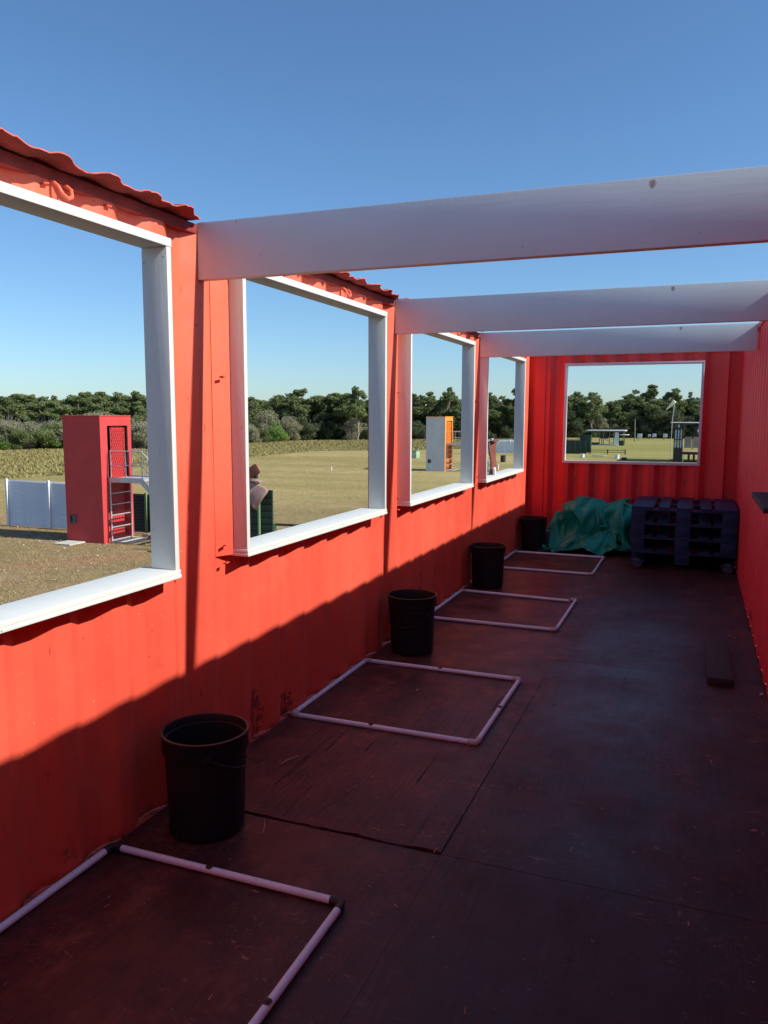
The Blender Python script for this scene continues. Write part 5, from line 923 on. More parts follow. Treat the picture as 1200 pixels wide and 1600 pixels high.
# draped hide: a kite of leather folded over the post top
mb = MB(); rows = []
poly = [(-.65, 2.42), (.42, 2.20)]; 
for i in range(11):
    v = i/10; row = []
    for j in range(13):
        u = j/12
        xl = -.7+.62*max(0, v-.15)/.85; xr = .42-.40*max(0, v-.12)/.88
        x_ = xl+(xr-xl)*u; z_ = 2.36-.30*u*u-(.80-.16*u*u)*v
        y_ = -.12-.10*math.sin(v*2.4)-.05*math.sin(u*7+v*4)-.03*math.cos(u*3)
        row.append(mb.bm.verts.new((x_, y_, z_)))
    rows.append(row)
for a, b_ in zip(rows, rows[1:]):
    for j in range(12): mb.bm.faces.new((a[j], a[j+1], b_[j+1], b_[j]))
mb.box(-.7, .12, -.14, .10, 2.30, 2.345, .01, Matrix.Rotation(.12, 4, 'Y'))
o = mb.obj('leather', M['leather'], t, 60); md = o.modifiers.new('thickness', 'SOLIDIFY'); md.thickness = .015
MB().box(-.30, .10, -.1, -.04, 2.42, 2.72, .05, Matrix.Rotation(-.55, 4, 'Y')).obj('board', M['leather_dark'], t, 30)
MB().box(-.7, .0, -.06, .04, 2.36, 2.5, .01).obj('clamp', M['black_frame'], t, 30)

# ------------------------------------------------------------------ small field items
def peg(x, y, h, label, mat='target_white', r=.05):
    mb = MB(); mb.tube([(0,0,0),(0,0,h)], r, 8); o = mb.obj('marker_peg', M[mat], None, 40); o.location = (x, y, GZ); tag(o, label, 'marker peg'); 
peg(-24.27, 55.5, .28, 'small white peg in the mown field through the second window')
peg(-27.1, 95.8, .5, 'white peg beyond the orange tower left of its handrail', r=.07)
peg(-12.6, 61.5, .45, 'white peg in the field right of the orange tower', r=.06)
def drum(name, x, y, r, h, mat, label, cat):
    mb = MB(); mb.lathe([(r*.85,0),(r,.02),(r*1.0,h-.03),(r*1.06,h-.02),(r*1.06,h),(r*.95,h),(r*.93,h-.06),(0,h-.08)], seg=20)
    o = mb.obj(name, M[mat], None, 40); o.location = (x, y, GZ); tag(o, label, cat)
drum('bin', -14.67, 72.2, .24, .62, 'black_frame', 'small black bin in the field through the fourth window', 'bin')
drum('drum', -9.0, 83.6, .2, .40, 'target_white', 'white drum in front of the green wall, left in the end window', 'drum')
drum('drum', -5.47, 82.6, .22, .46, 'target_white', 'white drum in the middle of the end window', 'drum')
drum('drum', -4.62, 80.6, .26, .24, 'black_frame', 'low black drum beside the white drum in the end window', 'drum')
o = MB().box(0, 1.3, 0, .5, 0, .12, .01).obj('concrete_slab', M['slab'], None, 30); o.location = (-8.4, 87, GZ); tag(o, 'pale slab lying in the grass between the two white drums', 'slab')
t = thing('trap_box', 'pale green trap box at the left edge of the third window', 'box', (-25.6, 75, GZ))
MB().box(0, 1.5, 0, 1.0, 0, .72, .02).obj('body', M['green_pale'], t, 30); MB().box(-.05, 1.55, -.05, 1.05, .725, .78, .01).obj('lid', M['green_mid'], t, 30)

# green walls seen in end window
t = thing('green_wall', 'low dark green board wall at the left of the end window', 'wall', (-14.5, 92, GZ))
for k in range(8): MB().box(k*.6, k*.6+.592, 0, .05, 0, 1.53, .006).obj('board', M['green_dark'], t, 30)
t = thing('green_cabinet', 'small dark green cabinet behind the green board wall', 'cabinet', (-10.9, 95.5, GZ))
MB().box(0, 1.25, 0, .8, 0, 1.98, .02).obj('body', M['green_dark'], t, 30); MB().box(-.04, 1.29, -.04, .84, 1.985, 2.03, .01).obj('top', M['green_dark'], t, 30)
# low rail fence
t = thing('rail_fence', 'low black post and rail fence in front of the roofed shelter', 'fence', (-9.45, 93.5, GZ))
for x_ in (0, 1.95, 3.87): MB().box(x_-.06, x_+.06, -.06, .06, 0, .50, .01).obj('post', M['black_frame'], t, 30)
for z_ in (.16, .38): MB().box(0, 3.87, -.09, -.065, z_, z_+.06, .004).obj('rail', M['black_frame'], t, 30)
# roofed shelter
t = thing('shelter', 'open shelter with a flat white roof in the end window', 'shelter', (-13.4, 121, GZ))
MB().box(0, 5.5, 0, 3.6, 2.10, 2.24, .02, Matrix.Rotation(-.004, 4, 'Y')).obj('roof', M['roof_metal'], t, 30)
MB().box(.05, 5.4, .05, 3.5, 1.96, 2.08).obj('roof_underside', M['black_frame'], t)
MB().box(4.2, 5.9, .3, 3, 1.52, 1.60, .01).obj('lower_roof', M['roof_metal'], t, 30)
for x_, y_ in ((1.9,.2),(2.45,.2),(3.3,.3),(1.9,3.2),(3.9,.2),(5.2,.4),(5.2,3.2)): MB().box(x_-.05, x_+.05, y_-.05, y_+.05, 0, 1.98).obj('post', M['pole_wood'], t)
MB().box(4.05, 4.6, .2, .26, .1, 1.95).obj('white_panel', M['target_white'], t)
MB().box(4.62, 5.35, .3, .36, 0, .75).obj('counter_front', M['green_dark'], t)
MB().box(4.62, 4.72, .28, .38, .75, 1.5).obj('mullion', M['black_frame'], t)
MB().box(1.85, 3.1, .6, .66, 1.0, 1.55).obj('hanging_panel', M['green_dark'], t)
MB().box(.2, 4.6, -.3, 3.6, 0, .10).obj('slab', M['slab'], t)
MB().tube([(2.6,.25,1.0),(3.9,.25,.25)], .04, 6).obj('brace', M['pole_wood'], t)
MB().box(-1.3, 1.9, -.4, .4, .18, .42).obj('bench', M['black_frame'], t); 
MB().box(-.7, -.55, 0, .4, .3, 1.0).obj('bench_post', M['black_frame'], t); MB().box(-1.2, -.5, 0, .4, .95, 1.02).obj('bench_top', M['black_frame'], t)
# pole
mb = MB(); mb.tube([(0,0,0),(-.12,0,3.85)], .08, 8, radii=[.10,.07]); o = mb.obj('timber_pole', M['pole_wood'], None, 40); o.location = (-7.95, 142, GZ); tag(o, 'lone timber pole before the trees in the end window', 'pole')
# far archery butts
TL = ['largest white target right of the timber pole', 'white target in the middle of the far row', 'white target nearest the black stand in the far row', 'small white target between the larger ones']
for (x_, y_, s_), lb in zip(((-7.7,150,.75),(-5.6,158,.62),(-3.6,156,.66),(-6.6,160,.45)), TL):
    t = thing('target', lb, 'target', (x_, y_, GZ), 'white targets in the far row')
    MB().box(-.55*s_, .55*s_, 0, .1, .45, .45+1.0*s_, .01).obj('face', M['target_white'], t, 30)
    for q_ in (-.4, .4): MB().box(q_*s_-.05, q_*s_+.05, .1, .18, 0, .6+.8*s_).obj('leg', M['pole_wood'], t)
    MB().lathe([(.25*s_,0),(.25*s_,.012)], seg=20).obj('bullseye', M['caster'], t)
    bo = t.children[-1]; bo.rotation_euler = (math.pi/2,0,0); bo.location = (0, 0, .45+.5*s_)
# raised stand at the right of the end window
t = thing('raised_stand', 'raised black shooting stand with a brown deck at the right of the end window', 'stand', (0, 79, GZ))
MB().box(-.45, 3.6, -.1, 4.6, 3.63, 3.69, .01).obj('roof', M['roof_metal'], t, 30)
MB().box(-.2, 3.5, 0, 4.5, 3.50, 3.615).obj('roof_frame', M['black_frame'], t)
MB().box(-.12, .66, 0, 4.2, 0, 1.30).obj('cabin_base', M['black_frame'], t)
for x_ in (-.12, .12, .36, .58): MB().box(x_, x_+.09, 0, .1, 1.305, 3.49).obj('upright', M['black_frame'], t)
for x_ in (-.02, .22, .46): MB().box(x_, x_+.13, .04, .06, 1.35, 3.0).obj('pale_slat', M['curtain'], t)
MB().box(.2, .45, .04, .08, 3.2, 3.49).obj('pale_slat', M['curtain'], t)
MB().box(-.11, .67, -.02, -.002, 2.05, 2.13).obj('crossbar', M['black_frame'], t)
MB().box(.68, 3.5, 0, 5.5, .88, .98, .01).obj('deck', M['deck_wood'], t, 30)
MB().box(.68, 3.5, -.06, -.005, .72, .97).obj('deck_beam', M['black_frame'], t)
for x_ in (1.15, 1.6, 3.2): MB().box(x_, x_+.2, .1, .3, 0, .875).obj('leg', M['black_frame'], t)
for x_ in (1.45, 2.25, 3.2): MB().box(x_, x_+.07, 5.3, 5.37, .985, 2.36).obj('rail_post', M['black_frame'], t)
MB().box(.68, 3.5, 5.30, 5.36, 2.365, 2.42).obj('top_rail', M['black_frame'], t)
for a_, b_ in ((.75,1.4),(1.55,2.2),(2.35,3.15)): MB().box(a_, b_, 5.32, 5.34, 1.15, 2.25).obj('grey_panel', M['sheet_grey'], t)
mb = MB(); mb.tube([(.75, -.05, 0), (.9, 0, .88)], .03, 6); mb.obj('brace', M['target_white'], t)
mb = MB(); mb.lathe([(.0,0),(.16,.04),(.22,.16),(.2,.3),(.1,.36),(0,.37)], seg=20); lo_ = mb.obj('white_lamp', M['target_white'], t, 60); lo_.location = (2.1, 0, 2.75)
# windsock
t = thing('windsock', 'cream windsock on a thin pole above the black stand', 'windsock', (-.50, 85, GZ))
mb = MB(); mb.tube([(.0,0,0),(0,0,3.7),(.12,0,5.15),(.15,0,5.8)], .03, 8); mb.obj('pole', M['galv'], t, 50)
a0, a1 = Vector((.16,-.05,5.80)), Vector((-.62,-.05,4.92)); n_ = 12; pts = []; rad = []
for k in range(n_+1):
    f = k/n_; p = a0.lerp(a1, f); p.z += -.05*math.sin(f*3); pts.append(p); rad.append((.20*(1-f)+.05*f)*(1+.12*math.sin(f*9)))
mb = MB(); mb.tube(pts, .2, 16, caps=False, radii=rad); o = mb.obj('sock', M['windsock'], t, 60); md = o.modifiers.new('thickness', 'SOLIDIFY'); md.thickness = .01

# ------------------------------------------------------------------ trees
FRONT = [(-91.6,87.4,7.6,'r'),(-91.8,90.2,7.7,'u'),(-86.9,89.4,7.5,'r'),(-90.3,95.9,7.3,'e'),(-81.5,89.1,7.9,'r'),(-84.4,94.5,8.5,'r'),(-81.5,94.4,8.1,'u'),(-80.8,97.7,8.6,'r'),(-80.2,100.8,8.2,'r'),(-76.7,98.5,8.0,'e'),(-74.7,98.8,7.6,'r'),(-75.0,102.3,8.0,'r'),(-73.8,105.7,7.7,'u'),(-69.9,106.0,8.5,'r'),(-69.2,111.2,8.2,'r'),(-69.0,118.4,8.0,'r'),(-68.2,121.2,7.8,'r'),(-64.9,120.8,8.8,'r'),(-65.3,125.1,8.9,'r'),(-62.3,124.4,9.1,'e'),(-61.5,127.1,8.7,'r'),(-59.2,128.2,9.0,'r'),(-59.9,132.3,9.3,'r'),(-56.0,127.4,8.7,'u'),(-52.1,124.8,9.4,'e'),(-52.4,131.2,8.7,'r'),(-50.4,134.2,8.6,'e'),(-49.2,138.9,8.7,'e'),(-47.4,141.7,7.9,'p'),(-45.1,142.4,8.9,'e'),(-40.4,139.7,9.6,'e'),(-40.0,146.1,7.6,'e'),(-38.4,150.7,8.9,'e'),(-34.2,145.6,8.9,'e'),(-33.2,152.0,8.3,'e'),(-29.5,146.7,9.5,'e'),(-29.2,157.0,9.1,'e'),(-27.2,162.4,9.5,'e'),(-24.5,170.0,9.4,'e'),(-22.3,172.3,9.7,'e'),(-18.1,166.8,9.4,'e'),(-15.9,175.1,7.6,'r'),(-13.0,169.3,7.6,'r'),(-10.7,175.5,10.0,'e'),(-7.3,177.8,11.1,'e'),(-3.0,175.9,10.3,'e'),(0.3,178.0,9.7,'p'),(2.3,174.0,8.5,'r'),(5.5,178.0,9.4,'e'),(9.0,175.9,10.1,'e'),(13.2,177.6,9.3,'e'),(17.8,177.3,9.8,'e'),(22.9,176.8,9.5,'e'),(-104.5,66.1,7.5,'e'),(-102.8,67.5,7.6,'r'),(-101.5,69.3,7.0,'e'),(-100.4,70.9,7.3,'e'),(-99.6,73.0,7.8,'r'),(-97.0,73.9,7.0,'e'),(-93.8,73.5,7.8,'r'),(-94.7,76.3,7.7,'e'),(-96.6,80.9,7.6,'u'),(-94.5,81.9,8.0,'e'),(-91.7,82.5,7.4,'u'),(-86.8,80.7,7.5,'e')]
MID = [(-86.0,54.6,6.1,'e'),(-85.8,55.5,5.9,'e'),(-82.8,54.2,5.4,'e'),(-85.2,56.5,5.6,'e'),(-82.0,55.3,5.6,'r'),(-84.1,57.4,5.3,'r'),(-87.3,60.5,6.5,'e'),(-87.8,61.7,5.6,'e'),(-88.4,63.0,5.7,'r'),(-87.2,63.4,6.1,'e'),(-88.4,65.3,5.4,'r'),(-83.4,62.4,6.0,'r'),(-83.8,63.7,5.8,'e'),(-85.6,66.3,6.0,'p'),(-86.8,68.3,5.5,'r'),(-86.6,69.5,5.4,'e'),(-85.5,70.0,6.4,'e'),(-82.9,69.0,5.8,'e'),(-84.9,71.7,6.7,'r'),(-87.2,75.2,6.9,'p'),(-84.1,74.1,6.9,'p'),(-85.4,76.7,7.0,'r'),(-84.7,77.4,6.2,'e'),(-82.7,77.0,5.5,'r'),(-87.2,82.2,6.4,'p'),(-85.0,81.4,6.8,'e'),(-86.1,83.8,5.7,'p'),(-81.9,81.2,5.8,'e'),(-85.6,86.4,7.2,'e'),(-83.3,85.5,6.2,'e'),(-79.9,83.5,6.8,'e'),(-81.4,86.2,6.6,'r'),(-77.8,84.0,6.3,'r'),(-80.9,89.0,6.6,'e'),(-79.0,88.7,6.9,'e'),(-81.7,93.0,6.3,'e'),(-78.6,91.4,6.9,'e'),(-76.5,90.6,6.9,'e'),(-74.2,89.5,6.0,'r'),(-73.5,90.9,6.2,'e'),(-73.6,92.6,6.1,'e'),(-72.0,92.6,6.3,'e'),(-75.9,99.3,7.0,'p'),(-70.7,94.9,5.8,'r'),(-72.5,99.6,6.0,'e'),(-75.1,105.5,7.7,'e'),(-70.0,101.1,6.1,'e'),(-69.1,101.7,6.2,'e'),(-69.8,104.9,7.5,'e'),(-69.3,106.4,6.6,'e'),(-68.1,106.8,6.1,'r'),(-70.0,112.3,6.3,'e'),(-71.1,116.5,6.2,'e'),(-69.6,116.3,7.2,'r'),(-66.8,114.4,7.4,'e'),(-69.3,121.9,6.4,'r'),(-68.2,123.5,8.2,'r'),(-67.3,125.1,7.9,'p'),(-65.9,125.8,8.3,'e'),(-61.8,121.2,7.7,'e'),(-63.7,128.1,6.4,'e'),(-62.8,128.9,6.3,'r'),(-62.0,130.5,8.0,'r'),(-62.6,134.8,6.8,'e'),(-59.8,133.3,8.5,'p'),(-57.3,130.7,7.8,'e'),(-56.2,132.1,8.3,'r'),(-53.5,130.6,6.7,'r'),(-55.6,138.7,6.4,'r'),(-51.6,133.2,7.4,'r'),(-52.0,137.9,7.1,'e'),(-50.2,137.2,6.3,'e'),(-48.6,137.6,6.9,'r'),(-47.4,139.3,8.5,'e'),(-46.7,141.9,6.8,'e'),(-46.2,144.1,7.3,'e'),(-44.0,142.3,7.1,'r'),(-43.2,144.5,8.1,'e'),(-40.4,140.1,8.2,'e'),(-41.3,148.5,6.7,'e'),(-40.6,150.8,7.2,'e'),(-38.4,150.1,7.3,'e'),(-36.9,151.0,6.9,'e'),(-34.1,145.3,6.9,'r'),(-33.4,149.6,7.2,'r'),(-31.6,148.3,6.8,'r'),(-32.3,159.9,7.0,'e'),(-31.2,162.4,8.9,'e'),(-28.2,156.0,7.2,'r'),(-27.0,161.0,8.9,'e'),(-27.1,169.5,9.1,'r'),(-25.6,171.2,7.5,'e'),(-23.3,167.5,8.2,'e'),(-21.3,168.8,8.3,'e'),(-19.5,170.9,6.8,'e'),(-17.7,172.2,7.6,'e'),(-16.7,176.1,8.4,'r'),(-15.3,176.6,7.5,'e'),(-13.1,176.3,7.9,'r'),(-11.3,173.8,8.8,'e'),(-9.2,173.5,7.1,'e'),(-7.4,174.3,7.1,'e'),(-5.5,170.7,8.5,'r'),(-4.0,170.6,7.2,'e'),(-2.7,176.5,8.5,'r'),(-1.0,175.8,7.5,'r'),(0.6,177.1,7.2,'e'),(1.8,169.7,6.7,'e'),(3.6,169.5,6.9,'r'),(5.7,176.8,7.6,'r'),(7.5,171.5,7.0,'r'),(9.5,175.3,8.8,'r'),(11.5,177.7,8.6,'e'),(12.8,177.1,9.0,'r'),(13.7,172.0,7.1,'e'),(15.2,172.4,7.3,'r'),(16.7,173.8,8.0,'r'),(18.3,173.8,7.3,'r'),(19.6,171.6,8.7,'e'),(21.5,177.8,7.0,'r'),(22.8,175.4,7.4,'e'),(24.4,175.2,8.3,'e'),(25.1,171.8,6.8,'e'),(26.8,173.2,8.7,'e'),(28.2,175.3,8.3,'r')]
BACK = [(-118.3,73.8,6.7,'r'),(-117.7,75.4,6.7,'r'),(-112.9,74.1,7.0,'r'),(-116.4,77.8,6.4,'r'),(-116.5,79.6,7.1,'r'),(-114.2,80.2,7.1,'e'),(-112.9,81.2,6.7,'r'),(-113.2,83.2,7.2,'r'),(-110.5,83.2,7.2,'e'),(-112.1,86.1,6.6,'r'),(-108.0,84.8,6.8,'r'),(-110.5,88.5,6.9,'r'),(-108.6,88.8,7.1,'r'),(-109.6,91.9,7.3,'r'),(-103.7,89.4,6.7,'e'),(-102.0,90.5,7.5,'r'),(-101.8,93.1,7.6,'r'),(-104.0,97.6,7.3,'r'),(-101.0,97.6,6.8,'e'),(-100.8,99.6,7.1,'e'),(-98.1,100.0,7.3,'r'),(-100.2,104.9,7.5,'r'),(-95.3,102.6,7.6,'r'),(-96.1,106.2,7.5,'r'),(-94.3,107.7,7.6,'r'),(-92.6,108.9,8.0,'e'),(-91.6,110.7,8.1,'r'),(-91.7,114.3,8.0,'r'),(-89.8,115.3,8.2,'e'),(-89.2,117.4,7.8,'r'),(-89.8,122.6,8.1,'r'),(-85.0,119.8,7.5,'r'),(-85.3,124.7,7.4,'r'),(-84.7,127.6,7.9,'r'),(-82.1,127.9,8.5,'r'),(-79.5,128.4,8.4,'e'),(-76.8,128.4,7.7,'r'),(-75.4,129.8,8.3,'r'),(-74.1,132.2,7.9,'r'),(-75.6,139.2,8.1,'r'),(-73.2,141.0,8.8,'r'),(-69.9,140.7,8.2,'r'),(-67.4,140.6,8.1,'e'),(-66.5,144.1,7.6,'r'),(-64.8,147.3,8.4,'e'),(-60.6,143.8,7.7,'r'),(-60.6,149.6,8.3,'r'),(-57.3,149.4,7.9,'e'),(-56.2,154.3,9.0,'r'),(-51.3,149.0,8.2,'e'),(-49.7,152.7,8.6,'e'),(-49.5,159.1,9.1,'r'),(-47.6,163.5,8.8,'r'),(-44.9,161.8,8.0,'r'),(-43.3,165.4,8.6,'e'),(-42.2,170.9,7.9,'e'),(-41.0,175.8,9.4,'r'),(-36.9,173.2,8.6,'r'),(-35.8,181.4,9.2,'e'),(-32.5,181.1,8.7,'r'),(-29.3,181.5,9.6,'r'),(-28.1,190.1,9.7,'r'),(-25.6,192.1,8.8,'r'),(-22.5,192.5,8.5,'r'),(-19.7,192.1,8.6,'r'),(-16.4,191.9,8.5,'r'),(-13.6,187.4,9.2,'e'),(-11.5,190.3,9.0,'r'),(-8.4,193.2,9.2,'e'),(-6.0,192.0,9.4,'r'),(-3.5,191.4,9.6,'r'),(-1.0,194.0,9.4,'r'),(2.1,195.9,8.8,'e'),(4.8,191.3,8.2,'e'),(7.9,191.8,8.5,'r'),(10.5,192.5,9.6,'r'),(12.5,188.5,8.4,'r'),(14.9,188.0,8.8,'r'),(17.8,189.5,8.9,'r'),(20.1,188.7,8.3,'r'),(22.2,189.3,8.9,'r'),(24.5,190.6,8.3,'r'),(27.8,194.1,8.2,'r'),(29.9,189.4,8.0,'r'),(32.3,189.9,8.9,'r')]
SCRUB = [(-89.2,57.3,3.2,'g'),(-92.9,60.1,3.7,'g'),(-89.4,58.3,3.7,'s'),(-84.7,55.8,3.1,'g'),(-92.6,61.4,3.9,'s'),(-85.9,57.4,4.5,'g'),(-91.0,61.3,3.6,'g'),(-86.0,58.5,3.5,'g'),(-85.8,58.8,4.4,'g'),(-91.7,63.2,4.3,'s'),(-84.4,58.6,3.4,'g'),(-89.9,62.9,3.7,'g'),(-83.3,58.7,3.8,'g'),(-90.1,64.0,3.8,'g'),(-89.4,64.2,3.0,'s'),(-86.4,62.5,4.3,'s'),(-83.1,60.6,3.3,'g'),(-84.6,62.1,3.8,'g'),(-89.3,66.0,4.3,'g'),(-81.6,60.9,3.8,'s'),(-88.5,66.6,3.6,'g'),(-85.6,64.9,4.4,'s'),(-86.3,65.9,3.1,'g'),(-81.0,62.4,4.5,'g'),(-87.7,68.2,3.5,'s'),(-82.6,64.8,3.5,'g'),(-81.7,64.7,3.1,'g'),(-82.4,65.7,4.1,'s'),(-82.3,66.2,3.2,'g'),(-80.4,65.2,4.4,'s'),(-83.6,68.1,4.4,'g'),(-85.9,70.7,3.4,'g'),(-81.8,67.9,4.1,'s'),(-79.1,66.4,3.8,'s'),(-84.6,71.3,4.3,'g'),(-82.2,70.0,4.3,'g'),(-81.8,70.2,4.1,'g'),(-83.4,72.2,4.5,'s'),(-79.3,69.4,4.4,'g'),(-76.4,67.4,4.4,'g'),(-76.9,68.3,4.0,'s'),(-77.1,69.0,3.1,'s'),(-77.1,69.8,4.0,'g'),(-81.4,74.1,3.8,'g'),(-80.4,73.8,3.3,'s'),(-78.5,72.7,4.1,'s'),(-80.3,75.0,4.3,'s'),(-79.4,74.8,3.4,'g'),(-79.6,75.9,4.3,'g'),(-74.1,71.5,3.6,'g'),(-79.1,76.9,4.4,'g'),(-73.4,72.0,4.0,'s'),(-76.0,75.2,3.3,'g'),(-76.0,76.0,4.1,'s'),(-73.8,74.5,3.8,'g'),(-75.3,76.8,3.4,'g'),(-76.8,79.2,3.2,'g'),(-72.3,75.6,4.3,'s'),(-75.0,79.1,4.1,'g'),(-72.6,77.3,4.2,'s'),(-72.9,78.3,3.2,'s'),(-71.9,78.0,3.6,'g'),(-72.3,79.2,3.6,'g'),(-74.1,81.7,4.0,'g'),(-69.4,77.3,3.7,'g'),(-73.4,82.4,3.4,'g'),(-69.8,79.0,4.0,'g'),(-71.3,81.5,3.2,'s'),(-68.7,79.4,4.6,'g'),(-67.1,78.3,4.5,'g'),(-67.1,79.1,4.6,'g'),(-68.8,82.1,3.4,'g'),(-70.8,85.4,3.9,'g'),(-67.7,82.7,3.1,'s'),(-69.7,86.0,4.2,'s'),(-64.8,80.7,3.2,'g'),(-65.7,82.3,4.6,'s'),(-63.9,81.0,4.3,'g'),(-66.6,85.2,3.5,'g'),(-66.3,85.6,3.4,'g'),(-67.4,87.7,3.4,'g'),(-61.7,81.1,3.9,'g'),(-61.8,82.1,3.6,'g'),(-63.0,110.3,2.9,'s'),(-60.7,108.2,2.4,'s'),(-62.5,106.0,3.7,'g'),(-60.6,104.8,2.8,'g'),(-62.3,101.4,4.1,'g'),(-60.1,110.8,3.7,'b'),(-60.9,113.9,2.7,'b'),(-61.2,118.2,4.2,'g'),(-53.5,125.3,3.7,'g'),(-60.2,122.1,3.1,'g'),(-74.2,70.9,1.8,'b'),(-71.6,76.4,2.4,'b'),(-65.5,84.4,2.0,'b'),(-64.8,84.9,2.6,'b'),(-69.3,78.5,1.5,'b'),(-64.9,113.1,3.0,'d'),(-65.2,115.8,5.1,'g'),(-64.8,116.6,3.9,'g'),(-62.7,115.6,3.1,'g'),(-62.6,117.4,4.1,'g'),(-62.6,119.2,4.4,'g'),(-62.2,120.1,3.6,'d'),(-62.3,122.4,3.7,'g'),(-60.4,120.7,4.1,'d'),(-60.5,123.6,3.0,'d'),(-60.6,126.8,5.0,'g'),(-58.6,125.1,4.8,'d'),(-57.9,125.8,3.0,'d'),(-57.3,126.8,4.7,'d'),(-56.4,127.0,3.5,'d'),(-55.2,127.5,4.5,'d'),(-54.3,128.3,3.4,'d'),(-53.4,129.5,4.7,'g'),(-52.7,130.8,3.7,'d'),(-51.1,129.6,3.2,'d'),(-50.9,132.2,4.6,'d'),(-49.3,131.5,3.1,'d'),(-49.5,135.0,4.0,'d'),(-47.9,133.3,3.0,'d'),(-46.4,132.7,3.9,'d'),(-46.1,135.0,3.0,'d'),(-44.6,133.9,4.4,'d'),(-44.4,137.3,2.7,'g'),(-43.8,138.7,2.9,'g'),(-42.4,137.7,2.8,'d'),(-41.2,138.7,3.9,'d'),(-40.2,139.3,4.9,'d'),(-39.4,141.0,4.3,'d'),(-38.0,140.1,2.9,'d'),(-37.5,141.7,4.9,'d'),(-36.5,142.4,3.4,'g'),(-35.3,142.5,4.0,'d'),(-34.9,144.5,5.1,'d'),(-33.6,145.3,4.3,'d'),(-32.7,146.7,4.8,'d'),(-32.3,149.0,4.1,'d'),(-31.2,148.1,3.5,'d'),(-30.4,150.4,4.9,'d'),(-29.5,150.9,4.5,'d'),(-28.2,152.4,3.5,'d'),(-27.8,155.2,2.7,'d'),(-26.4,156.0,5.4,'d'),(-25.8,158.9,4.5,'d'),(-24.7,160.9,3.5,'d'),(-23.4,162.7,4.7,'d'),(-22.3,164.3,5.5,'d'),(-21.1,164.4,3.2,'d'),(-20.3,168.4,3.0,'d'),(-19.1,167.3,3.9,'d'),(-17.9,165.6,2.6,'d'),(-16.9,168.1,5.2,'g'),(-15.8,168.6,3.4,'d'),(-14.7,167.9,2.9,'d'),(-13.8,168.4,3.7,'g'),(-12.6,167.5,2.6,'g'),(-11.3,166.6,3.1,'d'),(-10.4,168.8,5.1,'d'),(-9.3,169.0,3.1,'d'),(-8.4,169.4,4.5,'g'),(-7.2,169.0,4.7,'d'),(-5.9,167.4,5.6,'d'),(-5.0,168.2,5.4,'d'),(-3.4,167.1,3.6,'d'),(-2.3,166.8,5.6,'d'),(-1.4,168.6,4.1,'g'),(-0.3,170.4,5.0,'g'),(0.8,168.1,5.5,'d'),(2.0,167.4,2.9,'g'),(3.5,167.6,4.1,'d'),(5.0,167.7,4.6,'d'),(5.9,169.1,4.2,'d'),(7.2,170.2,5.6,'d'),(8.2,167.1,3.6,'d'),(9.7,167.3,3.7,'d'),(11.1,169.1,3.4,'d'),(12.1,169.3,4.5,'d'),(13.0,169.8,5.0,'d'),(14.2,169.2,3.4,'g'),(15.0,167.7,2.9,'d'),(16.3,170.8,5.7,'d'),(17.2,168.9,5.4,'d'),(18.2,168.5,4.3,'g'),(19.6,168.1,4.3,'d'),(21.0,169.7,5.1,'d'),(22.2,169.6,2.9,'d'),(23.4,169.4,4.0,'d'),(24.4,166.7,4.5,'d'),(25.2,166.8,5.1,'g'),(26.4,167.9,4.5,'g'),(27.3,167.8,5.5,'d')]

def leaf_mesh(name, blobs, n, size, seed, mat, flat=.0, up=.2):
    r = np.random.default_rng(seed)
    B = np.array(blobs, float)                 # cx cy cz rx ry rz
    vol = (B[:,3]*B[:,4]+B[:,3]*B[:,5]+B[:,4]*B[:,5]); idx = r.choice(len(B), n, p=vol/vol.sum())
    d = r.normal(size=(n,3)); d /= np.linalg.norm(d, axis=1)[:,None]
    rad = (.55+.45*r.random(n)**.5)*(1+.10*r.normal(size=n))
    c = B[idx,:3]+d*B[idx,3:]*rad[:,None]
    nrm = d+.7*r.normal(size=(n,3))+np.array([0,0,up]); nrm /= np.linalg.norm(nrm, axis=1)[:,None]
    a = np.cross(nrm, r.normal(size=(n,3))); a /= np.linalg.norm(a, axis=1)[:,None]; b = np.cross(nrm, a)
    s = size*(.5+r.random(n))[:,None]
    v = np.empty((n,4,3)); v[:,0] = c-a*s; v[:,1] = c+b*s*.55+a*s*.1; v[:,2] = c+a*s; v[:,3] = c-b*s*.5
    me = bpy.data.meshes.new(name); me.vertices.add(n*4); me.vertices.foreach_set('co', v.ravel().astype(np.float32))
    me.loops.add(n*4); me.loops.foreach_set('vertex_index', np.arange(n*4, dtype=np.int32))
    me.polygons.add(n); me.polygons.foreach_set('loop_start', np.arange(0, n*4, 4, dtype=np.int32)); me.polygons.foreach_set('loop_total', np.full(n, 4, dtype=np.int32))
    me.update(calc_edges=True); me.materials.append(mat); return me
def lumpy(c, r, k, rng, rz=.8, small=.45):
    out = [(c[0], c[1], c[2], r*.8, r*.8, r*rz*.8)]
    for _ in range(k):
        a = rng.uniform(0, 6.28); e = rng.uniform(-.3, 1.2)
        q = r*rng.uniform(.7, 1.0); s_ = r*small*rng.uniform(.7, 1.25)
        out.append((c[0]+q*math.cos(a)*math.cos(e), c[1]+q*math.sin(a)*math.cos(e), c[2]+q*math.sin(e)*rz, s_, s_, s_*rz))
    return out
